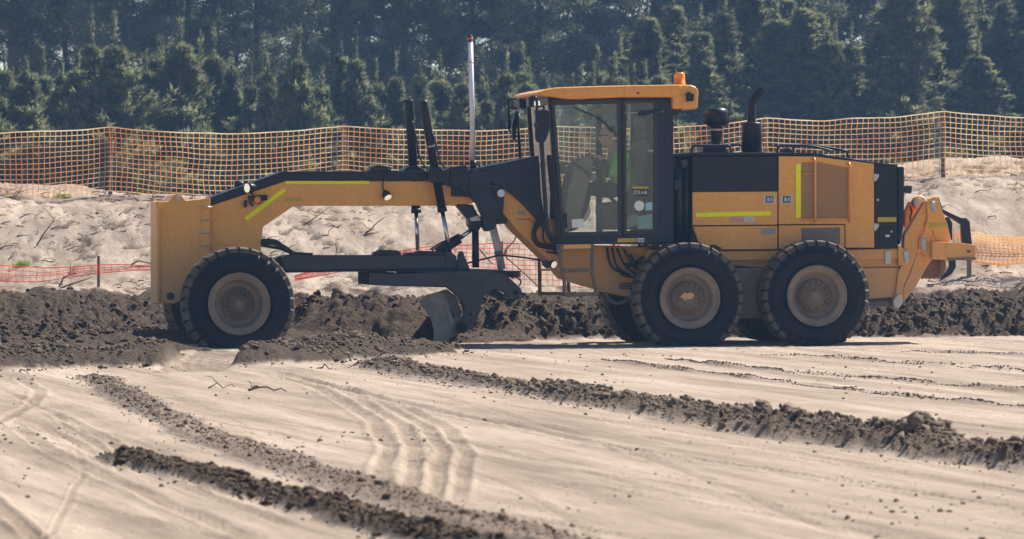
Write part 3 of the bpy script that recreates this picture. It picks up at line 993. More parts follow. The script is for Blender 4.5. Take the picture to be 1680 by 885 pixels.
def pine_crown(H, Rad, first, nl, per):
    """tall plantation pine: limbs carrying separate clumps with gaps between"""
    limbs = []; Cs = []; Ds = []
    for i in range(nl):
        t = first + (1 - first) * (i / nl) ** .95
        z = H * t
        az = i * 2.4 + random.uniform(-.5, .5)
        L_ = Rad * (1 - ((t - first) / (1 - first)) ** 1.6 * .75) * random.uniform(.5, 1.15)
        el = random.uniform(.05, .55)
        d = Vector((math.cos(az) * math.cos(el), math.sin(az) * math.cos(el), math.sin(el)))
        limbs.append((Vector((0, 0, z)), Vector((0, 0, z)) + d * L_))
        for c in range(random.randint(4, 7)):
            q = random.uniform(.35, 1.05)
            cc = Vector((0, 0, z)) + d * L_ * q + Vector((random.gauss(0, .28), random.gauss(0, .28), random.gauss(.1, .16)))
            rad = random.uniform(.22, .48)
            p = rng.normal(0, 1, (per, 3)); p = unit(p) * (rng.uniform(0, 1, (per, 1)) ** .45) * rad * np.array([1.15, 1.15, .75])
            Cs.append(np.array(cc) + p); Ds.append(unit(p / rad + rng.normal(0, .5, p.shape) + np.array([0, 0, .5])))
    C = np.concatenate(Cs); D = np.concatenate(Ds); n = len(C)
    V, Fc = blades(C, D, rng.uniform(.16, .36, n), rng.uniform(.04, .075, n))
    return V, Fc, limbs

def trunk_mesh(name, H, r0, limbs=(), top=.96):
    mb = MB()
    n = 9
    P = [(math.sin(i * 1.3) * .03 * i / n * H * .12, math.cos(i * 1.7) * .02 * i / n * H * .1, H * top * i / n - (.4 if i == 0 else 0)) for i in range(n + 1)]
    mb.tube(P, [r0 * (1 - .88 * i / n) for i in range(n + 1)], 8)
    for a, b in limbs:
        m_ = a.lerp(b, .5) + Vector((0, 0, .08))
        rr = r0 * .28 * (1 - .5 * a.z / H)
        mb.tube([a, m_, b], [rr, rr * .7, rr * .25], 5, False)
    me = bpy.data.meshes.new(name)
    me.from_pydata(mb.v, [], mb.f); me.polygons.foreach_set('use_smooth', mb.sm); me.materials.append(M['bark']); me.update()
    return me

kinds = {}
def add_kind(key, crown, trunk, mat):
    me = arr_mesh(key + '_crown', *crown); me.materials.append(mat)
    kinds.setdefault(key.split('-')[0], []).append((me, trunk))
for i in range(4):
    H = 6.0
    add_kind('young-%d' % i, conifer_crown(H, 1.85 + .16 * i, 340, 86, .0, .45 + .2 * (i % 2), 1.1, .21, .45, 14 + i, 1.0 + .03 * i), trunk_mesh('young_trunk', H, .07, [(Vector((0, 0, H * t)), Vector((math.cos(t * 40) * .7 * (1 - t), math.sin(t * 40) * .7 * (1 - t), H * t + .35))) for t in np.linspace(.05, .85, 16)]), M['young'])
for i in range(3):
    H = 12.0
    add_kind('slender-%d' % i, conifer_crown(H, 2.1 + .25 * i, 600, 84, .0, .40, .95, .28, .5, 24 + 2 * i), trunk_mesh('slender_trunk', H, .12, [(Vector((0, 0, H * t)), Vector((math.cos(t * 60) * .9 * (1 - t), math.sin(t * 60) * .9 * (1 - t), H * t + .3))) for t in np.linspace(.05, .9, 22)]), M['slender'])
for i in range(4):
    H = 16.0
    V, Fc, limbs = pine_crown(H, 2.5 + .25 * (i % 2), .20 + .05 * i, 46, 105)
    add_kind('pine-%d' % i, (V, Fc), trunk_mesh('pine_trunk', H, .19, limbs), M['pine'])

def tree(kind, name, x, y, h, base_h, label, group, wide=1.0):
    me, tr = random.choice(kinds[kind])
    z = float(macro(np.array([x]), np.array([y]))[0]) - .05
    o = empty(name, (x, y, z), random.uniform(0, 6.28))
    s = h / base_h * random.uniform(.9, 1.08)
    o.scale = (s * wide * random.uniform(.9, 1.1), s * wide * random.uniform(.9, 1.1), s)
    c = link('crown', me, None, o); t_ = link('trunk', tr, None, o)
    tag(o, label, 'tree', group)
    return o

def px_x(px, Y): return (px - CX) / F * Y
random.seed(21)
YG, YL = 'young pines in a belt behind the netting fence', 'bushy young pine with a pointed tip in the belt behind the netting fence'
tips = [(-190, 90), (-150, 60), (-110, 95), (-70, 75), (-30, 95), (8, 85), (45, 88), (72, 120), (103, 105), (128, 75), (152, 48), (190, 55), (218, 98), (240, 60), (262, 72), (296, 52), (330, 58), (352, 85), (380, 62), (412, 110), (440, 96),
        (470, 105), (492, 84), (528, 90), (560, 72), (584, 84), (618, 100), (650, 92), (690, 110), (722, 105), (760, 120), (800, 128), (832, 112), (868, 130), (900, 118), (940, 128), (975, 112), (1010, 122), (1040, 100)]
for px, py in tips:
    Y = 124 + random.uniform(-3, 3)
    h = CH + (HY - py) * Y / F - 1.0
    tree('young', 'young_pine', px_x(px, Y), Y, h, 6.0, YL, YG, random.uniform(.8, 1.3))
for px in range(-170, 1080, 29):                      # second rank fills the gaps low down
    Y = 129 + random.uniform(-1.5, 2)
    h = CH + (HY - random.uniform(85, 180)) * Y / F - 1.0
    tree('young', 'young_pine', px_x(px + random.uniform(-14, 14), Y), Y, h, 6.0, 'young pine of the second rank half hidden behind the pointed pines', 'second rank of young pines', 1.15)
SGp, SLb = 'slender conifers behind the rear of the machine', 'tall slender conifer clothed to the ground behind the engine end'
for px, py in [(1018, 40), (1062, 10), (1105, -40), (1150, 30), (1190, -20), (1232, -60), (1275, 20), (1318, -40), (1358, 0), (1398, 45), (1440, -30), (1478, -70), (1520, 10), (1560, -50), (1605, 30), (1648, -30), (1690, -60), (1735, 0), (1780, -40), (1830, 10), (1880, -40)]:
    Y = 134 + random.uniform(-4, 4)
    h = CH + (HY - py) * Y / F - 1.0
    tree('slender', 'slender_conifer', px_x(px, Y), Y, h, 12.0, SLb, SGp, random.uniform(1.0, 1.35) * 12 / max(h, 6) * .75)
for px in range(1040, 1900, 48):
    Y = 142 + random.uniform(-2, 2)
    h = CH + (HY - random.uniform(-60, 120)) * Y / F - 1.0
    tree('slender', 'slender_conifer', px_x(px + random.uniform(-15, 15), Y), Y, h, 12.0, 'shadowed slender conifer standing behind the row of slender conifers', 'second row of slender conifers', random.uniform(1.1, 1.4) * 12 / max(h, 6) * .75)
PG, PLb = 'tall pines standing beyond the young belt', 'tall dark pine with a bare lower trunk and open crown against the sky'
for row, (Y0, step) in enumerate(((156, 108), (172, 100))):
    px = -230 + row * 23
    while px < 1900:
        Y = Y0 + random.uniform(-3, 3)
        tree('pine', 'tall_pine', px_x(px, Y), Y, random.uniform(12.5, 17), 16.0, PLb, PG, random.uniform(.95, 1.15))
        px += step * random.uniform(.75, 1.3)

# ------------------------------------------------------------------ the motor grader
YAW = R(10)
GXo, GYo = (1132 - CX) / F * 55.0, 55.0
CA, SA = math.cos(YAW), math.sin(YAW)
def G(px, py, w):
    """photo position on the machine's lengthwise plane w metres in from its near wheel faces -> (u, z)"""
    k = (px - CX) / F
    u = (k * (GYo + w * CA) - GXo + w * SA) / (CA - k * SA)
    Y = GYo + u * SA + w * CA
    return (u, CH + (HY - py) / F * Y)
def G3(px, py, w):
    u, z = G(px, py, w); return (u, w, z)
def conv(ox, oy, s): return lambda *p: [(ox + x / s, oy + y / s) for x, y in p]
a1, a2, a3, a4 = conv(220, 240, 2.457), conv(560, 240, 2.458), conv(800, 100, 2.766), conv(860, 360, 3.687)
a5, a6, a7, a8 = conv(1080, 130, 2.95), conv(1200, 280, 2.855), conv(600, 40, 2.95), conv(880, 160, 3.687)
n1, n2, n3, n4, n5, n6 = conv(640, 400, 4.659), conv(690, 250, 4.022), conv(1440, 290, 3.85), conv(820, 130, 6.321), conv(1130, 130, 5.207), conv(370, 280, 5.531)
WC = 1.22                                            # centre plane

grader = empty('motor_grader', (GXo, GYo, 0), YAW)
tag(grader, 'yellow and black motor grader with glazed cab, blade and six dusty wheels', 'motor grader')

def plate(name, pts, w0, w1, mat, parent=None, bevel=.006):
    return MB().prism([G(x, y, w0) for x, y in pts], w0, w1).build(name, M[mat], parent or grader, bevel)
def pipe(name, pts, rad, mat, parent=None, seg=10):
    """pts: (px, py, w)"""
    return MB().tube([G3(*p) for p in pts], rad, seg).build(name, M[mat], parent or grader)
def curve_pts(pts, n=6):
    """smooth path through px,py,w points"""
    P = [Vector(p) for p in pts]; out = []
    for i in range(len(P) - 1):
        a, b, c, d = P[max(i - 1, 0)], P[i], P[i + 1], P[min(i + 2, len(P) - 1)]
        for k in range(n):
            t = k / n
            out.append(.5 * ((2 * b) + (c - a) * t + (2 * a - 5 * b + 4 * c - d) * t * t + (3 * b - a - 3 * c + d) * t ** 3))
    out.append(P[-1]); return [tuple(p) for p in out]
def hose(name, pts, rad, parent=None, mat='rubber'):
    return pipe(name, curve_pts(pts), rad, mat, parent, 8)
def disc(name, px, py, w, rad, dep, mat, parent=None, seg=24):
    u, z = G(px, py, w)
    return MB().lathe([(0, 0), (rad * .9, 0), (rad, dep * .15), (rad, dep), (0, dep)], seg, False, (u, w - dep, z)).build(name, M[mat], parent or grader)

# ---- wheels
TR = .668
def tyre_mesh():
    mb = MB()
    W = .445
    mb.m = 0
    half = [(.352, .075), (.372, .045), (.42, .018), (.47, .004), (.505, .000), (.510, -.004), (.520, -.004), (.526, .001), (.56, .012), (.585, .026)]
    sh = [(.600, .040), (.612, .060), (.622, .10), (.630, .16), (.634, W / 2)]
    left = half + sh
    prof = left + [(r, W - y) for r, y in left[::-1][1:]]
    mb.lathe(prof, 96)
    nl = 30
    mb.m = 1
    for side in (0, 1):
        for k in range(nl):
            a0 = 2 * math.pi * (k + (.5 if side else 0)) / nl
            da = 2 * math.pi / nl
            # bar from the shoulder to the middle of the tread, swept back like a chevron
            path = [(.016, .604, 0.0, .76), (.034, .655, .0, .76), (.09, TR + .002, .05, .70), (.17, TR + .004, .22, .58), (W / 2 + .012, TR + .004, .50, .45)]
            b = len(mb.v)
            for y, r, sw, wd in path:
                yy = W - y if side else y
                for q in (-.5, .5):
                    for dr in (-.058, 0):
                        a = a0 + da * (sw + q * wd)
                        mb.v.append(((r + dr) * math.cos(a), yy, (r + dr) * math.sin(a)))
            for i in range(len(path) - 1):
                A, B = b + i * 4, b + i * 4 + 4
                qs = [(A + 1, B + 1, B + 3, A + 3), (A, B, B + 1, A + 1), (A + 3, B + 3, B + 2, A + 2)]
                for q in qs: mb.face(q if not side else q[::-1])
            for A in (b, b + (len(path) - 1) * 4): mb.face((A, A + 1, A + 3, A + 2))
    # the load flattens the foot of the tyre
    v = []
    for x, y, z in mb.v:
        if z < -.56:
            e = (-.56 - z)
            z = -.56 - e * .42
            y = y + (y - W / 2) * e * .9
        v.append((x, y, z))
    mb.v = v
    me = bpy.data.meshes.new('tyre'); me.from_pydata(mb.v, [], mb.f)
    me.polygons.foreach_set('use_smooth', mb.sm); me.materials.append(M['tyre']); me.materials.append(M['tread'])
    # carcass between the bars shows the dusty tread as well
    for p, mi in zip(me.polygons, mb.mi):
        c = p.center
        r = math.hypot(c.x, c.z)
        p.material_index = 1 if (.024 < c.y < W - .024 and r > .60) else 0
    me.update(); return me
TY = tyre_mesh()
def lathe_me(name, prof, mat, seg=64, extra=None):
    mb = MB().lathe(prof, seg)
    if extra: extra(mb)
    me = bpy.data.meshes.new(name); me.from_pydata(mb.v, [], mb.f); me.polygons.foreach_set('use_smooth', mb.sm)
    me.materials.append(M[mat]); me.update(); return me
RIM = lathe_me('rim', [(.352, .09), (.362, .028), (.350, .014), (.330, .016), (.318, .030), (.300, .040), (.285, .052), (.278, .075), (.272, .13), (.262, .17), (.16, .185), (.06, .19), (0, .19)], 'rim')
def bolts_f(mb):
    for k in range(16):
        a = 2 * math.pi * k / 16
        mb.lathe([(0, -.022), (.012, -.022), (.014, -.018), (.014, .01)], 6, False, (.155 * math.cos(a), .14, .155 * math.sin(a)))
HUB_F = lathe_me('hub', [(0, .045), (.045, .045), (.052, .055), (.054, .09), (.085, .10), (.092, .115), (.11, .12), (.115, .165), (.20, .168), (.21, .19)], 'hub', 48, bolts_f)
def bolts_r(mb):
    for k in range(14):
        a = 2 * math.pi * k / 14
        mb.lathe([(0, -.03), (.014, -.03), (.017, -.02), (.017, .02)], 6, False, (.165 * math.cos(a), .13, .165 * math.sin(a)))
HUB_R = lathe_me('hub', [(0, .07), (.06, .07), (.07, .08), (.075, .11), (.11, .115), (.118, .13), (.195, .135), (.20, .175), (.21, .19)], 'hub', 48, bolts_r)
def rim_ring():
    return lathe_me('rim_flange', [(.366, .060), (.372, .012), (.362, -.004), (.352, -.004), (.346, .010), (.345, .05)], 'rim')
RING = rim_ring()
def wheel(px, py, w, hub, far=False, dz=0, spin=0, z_from=None):
    u, z = G(px, py, 0)
    o = link('wheel', RIM, None, grader)
    o.location = (u, w, (z if z_from is None else z_from) + dz)
    if far: o.rotation_euler = (0, 0, math.pi)
    link('tyre', TY, None, o); link('rim_flange', RING, None, o); link('hub', hub, None, o)
    return u, z
W_ = []
for px, py, hub in ((392.6, 499, HUB_F), (1132.5, 489.6, HUB_R), (1341, 485.5, HUB_R)):
    u, z = wheel(px, py, 0, hub)
    wheel(px, py, 2 * WC, hub, True, 0.0)

uh, zh = G(1132.5, 489.6, 0)
random.seed(5)
MB().prism([(uh - .03 + (.030 + .06 * random.random()) * math.cos(a_) * 1.3, zh + .01 + (.022 + .055 * random.random()) * math.sin(a_)) for a_ in np.linspace(0, 2 * math.pi, 15)[:-1]], .064, .069).build('paint_patch', M['yellow'], grader)
# ---- front end
plate('push_plate', [(256.5, 331), (262, 330), (262, 497), (257, 498)], .86, 1.60, 'yellow')
fb = plate('counterweight', a1((95, 226), (140, 224), (152, 208), (160, 197), (172, 192), (186, 196), (196, 206), (208, 220), (308, 210), (308, 470), (300, 560), (190, 620), (165, 634), (120, 634), (96, 628)), .90, 1.56, 'yellow')
disc('lifting_eye', *a1((176, 208))[0], .8985, .030, .012, 'silver', fb)
MBh = disc('pin_hole', *a1((147, 605))[0], .8985, .046, .010, 'trim_dark', fb)
plate('hinge_strip', a1((276, 212), (306, 210), (300, 452), (262, 460)), .885, .899, 'yellow', fb)
for yy in (245, 297, 348, 400):
    pipe('bolt', [(*a1((272 - (yy - 245) * .05, yy))[0], .878), (*a1((314 - (yy - 245) * .05, yy + 2))[0], .878)], .011, 'silver', fb, 8)
main = plate('main_frame', a1((306, 240), (607, 141), (640, 141)) + a2((140, 141), (300, 141), (400, 141), (470, 170), (530, 205), (532, 232), (470, 240), (0, 240)) + a1((645, 241), (520, 325), (511, 420), (505, 470), (306, 470)), .99, 1.46, 'yellow', bevel=.012)
plate('top_cap', a1((306, 208), (600, 102), (640, 102)) + a2((370, 100), (380, 139)) + a1((640, 139), (607, 139), (309, 240)), .965, 1.485, 'black', main, .01)
u0, z0 = G(*a1((383, 333))[0], .99)
MB().lathe([(.196, 0), (.198, -.004), (.204, -.004), (.206, 0)], 48, False, (u0, .989, z0)).build('inspection_ring', M['yellow'], main)
def tape(name, pts, w, mat, parent): return plate(name, pts, w, w + .003, mat, parent, 0)
tape('reflective_tape', n6((168, 428), (525, 158), (553, 185), (200, 455)), .984, 'tape', main)
tape('reflective_tape', a1((611, 141), (949, 141), (949, 153), (611, 153)), .984, 'tape', main)
tape('reflective_tape', n6((536, 247), (698, 249), (698, 278), (530, 283)), .985, 'tape_old', main)
def work_lamp(px, py, w, d, rad, parent, ln=.10, lens='lamp_lens'):
    """round lamp: housing along direction d, lens at its end"""
    u, z = G(px, py, w)
    p = Vector((u, w, z)); d = Vector(d).normalized()
    o = MB().tube([p - d * ln, p - d * ln * .8, p - d * ln * .4, p], [rad * .45, rad * .75, rad * .98, rad], 18).build('lamp', M['black'], parent)
    MB().tube([p - d * .004, p + d * .006, p + d * .010], [rad * .92, rad * .9, rad * .5], 18).build('lens', M[lens], o)
    return o
l = work_lamp(*n6((196, 160))[0], .90, (-.86, -.5, -.05), .060, grader, .13)
pipe('stalk', [(*n6((232, 200))[0], .94), (*n6((255, 235))[0], .95), (*n6((250, 280))[0], .98)], .012, 'rubber', l)
br = plate('lamp_bracket', n6((205, 232), (300, 225), (378, 220), (380, 268), (330, 275), (300, 282), (215, 275)), .93, .98, 'black')
work_lamp(*n6((288, 268))[0], .915, (-.5, -.85, .1), .052, br, .07, 'orange_lens')
plate('lamp_bracket', n6((170, 272), (195, 268), (198, 330), (170, 338)), .92, .98, 'black', br)
pipe('lamp_strut', [(*n6((215, 285))[0], .95), (*n6((252, 322))[0], .97)], .012, 'black', br)
l = work_lamp(*a1((408, 157))[0], 1.52, (-.9, .4, -.05), .055, grader, .11)
pipe('stalk', [(*a1((425, 165))[0], 1.52), (*a1((425, 180))[0], 1.49)], .012, 'rubber', l)
l = work_lamp(*a2((188, 207))[0], .90, (.35, -.6, -.75), .052, grader, .10)
hose('lamp_cable', [(*a2((176, 185))[0], .92), (*a2((166, 160))[0], .94), (*a2((178, 120))[0], .95), (*a2((190, 92))[0], .98)], .010, l)
hb = plate('hose_block', a2((118, 100), (122, 82), (150, 78), (168, 84), (200, 84), (200, 100)), 1.0, 1.3, 'rubber')
hose('hose', [(*a2((118, 92))[0], 1.0), (*a2((150, 80))[0], .98), (*a2((205, 88))[0], 1.0)], .014, hb)
hose('hose', [(*a1((512, 388))[0], 1.0), (*a1((565, 390))[0], .95), (*a1((615, 415))[0], .92), (*a1((640, 436))[0], .95)], .030)
hose('hose', [(*a1((512, 378))[0], 1.05), (*a1((570, 380))[0], 1.02), (*a1((610, 408))[0], 1.0), (*a1((650, 438))[0], .98)], .012)
hose('hose', [(*a1((512, 400))[0], 1.1), (*a1((580, 412))[0], 1.05), (*a1((640, 430))[0], 1.0), (*a1((720, 436))[0], .98)], .016)
# front axle behind the wheel
ax = MB()
uf, zf_ = G(392.6, 499, 0)
ax.box((uf, WC, zf_ + .05), (.26, 1.5, .24)); ax.box((uf, WC, zf_ + .30), (.34, .5, .4))
ax.build('front_axle', M['frame_dark'], grader, .02)

# ---- drawbar, circle, blade
WD = .86
db = plate('drawbar', a1((600, 446), (622, 438), (770, 440)) + a2((0, 440), (425, 440), (500, 470), (515, 496), (0, 500)) + a1((770, 505), (622, 506), (603, 490)), WD, WD + .62, 'frame_dark', bevel=.012)
plate('ball_joint', a1((570, 450), (604, 440), (606, 500), (590, 515), (572, 500)), WD + .2, WD + .45, 'rubber', db, .02)
plate('top_rail', a2((130, 427), (148, 424), (150, 418), (225, 420), (240, 428), (240, 440), (130, 440)), WD + .02, WD + .2, 'black', db)
plate('top_rail', a2((255, 432), (300, 428), (310, 422), (420, 424), (428, 440), (255, 440)), WD + .02, WD + .2, 'black', db)
plate('flange', a1((610, 503), (770, 506)) + a2((0, 500), (520, 496), (520, 505), (0, 507)) + a1((610, 511)), WD - .04, WD + .66, 'black', db, .003)
plate('grease_block', a2((150, 418), (158, 402), (170, 402), (172, 420)), WD + .04, WD + .1, 'silver', db)
plate('lift_lug', n1((525, 205), (520, 90), (532, 58), (560, 60), (568, 90), (612, 196)), WD - .05, WD + .03, 'frame_dark', db)
plate('lift_lug', n1((430, 200), (425, 120), (450, 105), (470, 130), (500, 180), (505, 205)), WD - .02, WD + .08, 'frame_dark', db)
cu, cz = G(*a2((480, 503))[0], WD)
ring = MB().lathe([(.56, 0), (.76, 0), (.76, -.075), (.56, -.075), (.56, 0)], 64, False, (cu + .05, WC + .1, cz - .005), 'z')
ring.build('turning_circle', M['frame_dark'], grader)
ba = plate('blade_arm', [(608, 448.5)] + n1((0, 231), (300, 225), (420, 225), (620, 222), (700, 225), (708, 300), (706, 420), (690, 520), (645, 610), (600, 665), (560, 688), (528, 672), (512, 640), (520, 600), (555, 575), (568, 530), (560, 470), (530, 410), (480, 362), (430, 335), (370, 328), (150, 328)) + [(650, 470), (608, 468)], .62, .70, 'frame_dark', bevel=.006)
plate('blade_arm', [(648, 447.5)] + n1((100, 222), (420, 225), (700, 225), (708, 300), (706, 420), (690, 520), (600, 665), (528, 672), (520, 600), (555, 575), (568, 530), (530, 410), (430, 335), (100, 328)), 1.7, 1.78, 'frame_dark', ba, .006)
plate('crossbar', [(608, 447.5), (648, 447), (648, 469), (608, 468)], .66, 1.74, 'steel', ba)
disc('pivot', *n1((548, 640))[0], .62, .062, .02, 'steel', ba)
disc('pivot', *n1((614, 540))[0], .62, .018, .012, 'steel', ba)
plate('circle_plate', n1((610, 200), (660, 196), (880, 202), (880, 212), (610, 216)), .60, 1.86, 'frame_dark', None, .004)
sh = plate('shift_arm', n1((705, 224), (850, 224), (880, 232), (1002, 345), (1010, 380), (985, 408), (900, 412), (880, 380), (800, 345), (745, 380), (725, 400), (706, 420)), .63, .73, 'frame_dark', bevel=.006)
plate('shift_arm_back', n1((730, 385), (800, 345), (900, 405), (820, 418)), .80, .95, 'black', sh, .004)
disc('pivot', *n1((958, 376))[0], .63, .028, .015, 'steel', sh)
hose('hose', [(*n1((925, 262))[0], .68), (*n1((970, 258))[0], .66), (*n1((1000, 290))[0], .66), (*n1((985, 325))[0], .68)], .010, sh)
# blade: a curved steel sheet on edge, angled so that its far end trails
def blade():
    prof = []                                   # (u, z) relative to the foot of the blade
    foot = Vector(G(713, 568, .42)); top = Vector(G(689, 492, .42))
    hgt = (top - foot).y
    n = 14
    for i in range(n + 1):
        t = i / n
        u = .15 * math.sin(math.pi * t) + (-.18) * t ** 1.5
        prof.append((u, hgt * t))
    th = .028
    near_, far_ = (foot.x, .42), (foot.x + .62, 2.66)
    mb = MB(); nl = 10
    for j in range(nl + 1):
        q = j / nl
        x0 = near_[0] + (far_[0] - near_[0]) * q; y0 = near_[1] + (far_[1] - near_[1]) * q
        for (u, z) in prof: mb.v.append((x0 + u, y0, foot.y + z))
        for (u, z) in prof: mb.v.append((x0 + u + th, y0 + .006, foot.y + z))
    m_ = len(prof); S = 2 * m_
    for j in range(nl):
        for i in range(m_ - 1):
            b = j * S + i
            mb.face((b, b + 1, b + S + 1, b + S), True)
            b2 = b + m_
            mb.face((b2, b2 + S, b2 + S + 1, b2 + 1), True)
        for i in (0, m_ - 1):
            b = j * S + i
            mb.face((b, b + S, b + S + m_, b + m_))
    for j in (0, nl):
        for i in range(m_ - 1):
            b = j * S + i
            mb.face((b, b + 1, b + 1 + m_, b + m_))
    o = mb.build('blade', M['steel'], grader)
    # end bit: a wide plate bolted over the near end, and the slide rails on the back
    plate('end_plate', n1((222, 450), (255, 415), (300, 388), (350, 370), (385, 376), (410, 400), (440, 440), (452, 485), (450, 520), (458, 560), (470, 600), (488, 625), (478, 660), (460, 700), (452, 760), (400, 780), (330, 795), (325, 780), (335, 690), (330, 640), (312, 580), (280, 525), (245, 480)), .40, .418, 'end_steel', o, .004)
    for zt in (.22, .62):
        r_ = MB(); k = int(zt * n)
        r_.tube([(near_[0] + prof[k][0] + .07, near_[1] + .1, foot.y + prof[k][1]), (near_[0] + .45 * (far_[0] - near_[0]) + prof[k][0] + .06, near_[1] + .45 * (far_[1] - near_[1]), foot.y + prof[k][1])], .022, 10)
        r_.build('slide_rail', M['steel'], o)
    ce = MB()
    ce.prism([(0, 0), (.045, 0), (.06, .16), (.045, .17), (.012, .16)], 0, .01)
    v = []
    for j in range(nl + 1):
        pass
    return o
bl_o = blade()
plate('tilt_bracket', n1((430, 690), (470, 640), (490, 560), (560, 560), (568, 640), (520, 700), (450, 720)), .66, .80, 'end_steel', bl_o)
plate('tilt_bracket', n1((372, 372), (440, 350), (500, 400), (540, 500), (545, 560), (500, 570), (470, 520), (430, 470), (380, 410)), .74, .90, 'end_steel', bl_o)
plate('worn_flap', n1((430, 520), (455, 500), (490, 590), (490, 625), (470, 640), (445, 590)), .385, .40, 'end_steel', bl_o)

# ---- lift cylinders and the saddle
def cylinder(name, top, mid, end, w0, w1, rad, rrad, band=None):
    o = pipe(name, [(*top, w0), (top[0] * .985 + mid[0] * .015, top[1] * .985 + mid[1] * .015, w0), (*mid, w1)], rad, 'black', None, 20)
    pipe('rod', [(*mid, w1), (*end, w1)], rrad, 'chrome', o, 14)
    pipe('gland', [(mid[0] * .96 + top[0] * .04, mid[1] * .96 + top[1] * .04, w1), (*mid, w1)], rad * 1.12, 'black', o, 20)
    if band:
        (x, y) = band
        pipe('band', [(x - .3, y - 1.5, w0), (x + .3, y + 1.5, w0)], rad * 1.1, 'silver', o, 20)
    return o
c1 = cylinder('lift_cylinder', a7((277, 372))[0], (726, 348), (738, 414), .80, .84, .052, .026, a7((320, 590))[0])
hose('hose', [(*a7((320, 525))[0], .77), (*a7((338, 570))[0], .76), (*a7((355, 650))[0], .78), (*a7((378, 690))[0], .80)], .011, c1)
c2 = cylinder('lift_cylinder', a7((208, 367))[0], (683, 350), (685.5, 411), 1.66, 1.62, .056, .026, a7((224, 586))[0])
hose('hose', [(*a7((225, 470))[0], 1.60), (*a7((245, 560))[0], 1.58), (*a7((260, 640))[0], 1.58), (*a7((292, 698))[0], 1.56)], .012, c2)
plate('saddle', a7((185, 705), (205, 690), (250, 685), (275, 700), (290, 708), (290, 720), (185, 718)), 1.3, 1.75, 'black')
sad = plate('saddle', n2((50, 130), (70, 100), (128, 92), (150, 118), (186, 110), (190, 215), (160, 218), (140, 200), (85, 200), (80, 190), (55, 185)), .74, 1.0, 'black', None, .012)
u0, z0 = G(*n2((250, 155))[0], .90)
plate('yoke', n2((190, 98), (300, 85), (318, 110), (322, 150), (330, 240), (320, 292), (310, 300), (255, 235), (190, 225)), .80, 1.10, 'black', sad, .02)
plate('yoke', n2((205, 225), (330, 215), (330, 295), (205, 292)), .95, 1.0, 'trim_dark', sad, .004)
lev = plate('lift_lever', n2((318, 150), (345, 120), (440, 118), (470, 190), (468, 250), (500, 330), (545, 350), (542, 410), (500, 440), (495, 505), (440, 525), (420, 500), (415, 420), (380, 340), (335, 300), (325, 250)), .82, 1.05, 'black_sky_tint', None, .012)
plate('lift_lever', n2((470, 228), (545, 225), (552, 300), (545, 400), (490, 405), (470, 300)), .88, .98, 'black_sky_tint', lev, .006)
plate('hinge', n2((235, 342), (345, 345), (372, 400), (400, 430), (410, 480), (380, 525), (345, 520), (318, 480), (318, 440)), .98, 1.2, 'black', lev, .012)
plate('hinge', n2((322, 436), (385, 415), (400, 452), (335, 456)), .97, .98, 'silver', lev, .003)
plate('hinge', n2((490, 430), (540, 405), (575, 440), (570, 470), (495, 478)), .95, 1.2, 'trim_dark', lev, .01)
disc('pin', *n2((518, 408))[0], .87, .022, .012, 'silver', lev)
disc('reflector', *n2((530, 271))[0], .815, .043, .02, 'sticker_white', lev)
disc('bezel', *n2((530, 271))[0], .83, .050, .016, 'silver', lev)
# side shift cylinder (diagonal) and the two upright rods
sc_ = pipe('shift_cylinder', [(*n2((110, 660))[0], 1.0), (*n2((255, 570))[0], 1.0)], .062, 'black', None, 18)
pipe('rod', [(*n2((255, 570))[0], 1.0), (*n2((345, 505))[0], 1.02)], .026, 'chrome', sc_, 12)
plate('clevis', n2((230, 565), (255, 535), (275, 565), (262, 585)), .95, 1.05, 'black', sc_)
plate('clevis', n2((165, 680), (170, 640), (195, 630), (205, 660), (240, 690), (235, 720), (180, 720)), .84, .94, 'frame_dark', sc_)
hose('hose', [(*n2((60, 645))[0], 1.05), (*n2((130, 600))[0], 1.05), (*n2((215, 565))[0], 1.05)], .010, sc_)
hose('hose', [(*n2((75, 650))[0], 1.08), (*n2((150, 600))[0], 1.08), (*n2((240, 545))[0], 1.08)], .010, sc_)
pipe('locking_post', [(*n2((361, 520))[0], 1.08), (*n2((364, 762))[0], 1.08)], .043, 'black_sky_tint', None, 16)
m1 = pipe('mast', [(*a7((507, 85))[0], 1.30), (*a7((520, 665))[0], 1.30)], .031, 'white_tube', None, 16)
pipe('mast_cap', [(*a7((507, 52))[0], 1.30), (*a7((507, 66))[0], 1.30)], [.020, .031], 'trim_dark', m1, 16)
pipe('mast_cap', [(*a7((507, 64))[0], 1.30), (*a7((507, 80))[0], 1.30)], .032, 'red', m1, 16)
pipe('mast_cap', [(*a7((507, 78))[0], 1.30), (*a7((507, 86))[0], 1.30)], .033, 'trim_dark', m1, 16)
pipe('mast_band', [(*a7((509.5, 180))[0], 1.30), (*a7((509.7, 187))[0], 1.30)], .036, 'silver', m1, 16)
pipe('mast_base', [(*a7((520, 660))[0], 1.30), (*a7((521, 712))[0], 1.30)], .042, 'black', m1, 16)
hose('hose', [(*a7((540, 678))[0], 1.28), (*a7((552, 690))[0], 1.26), (*a7((562, 705))[0], 1.26)], .010, m1)
m2 = pipe('tilt_cylinder', [(*n2((470, 470))[0], 1.55), (*n2((515, 655))[0], 1.6), (*n2((535, 770))[0], 1.62)], .050, 'white_tube', None, 16)
pipe('collar', [(*n2((514, 650))[0], 1.6), (*n2((518, 675))[0], 1.6)], .056, 'sticker_grey', m2, 16)
hose('cable', [(*n2((300, 735))[0], 1.5), (*n2((440, 700))[0], 1.45), (*n2((530, 682))[0], 1.4), (*n2((680, 695))[0], 1.4), (*n2((800, 715))[0], 1.3)], .011)
hose('cable', [(*n2((560, 690))[0], 1.6), (*n2((650, 770))[0], 1.6), (*n2((770, 880))[0], 1.5)], .006)
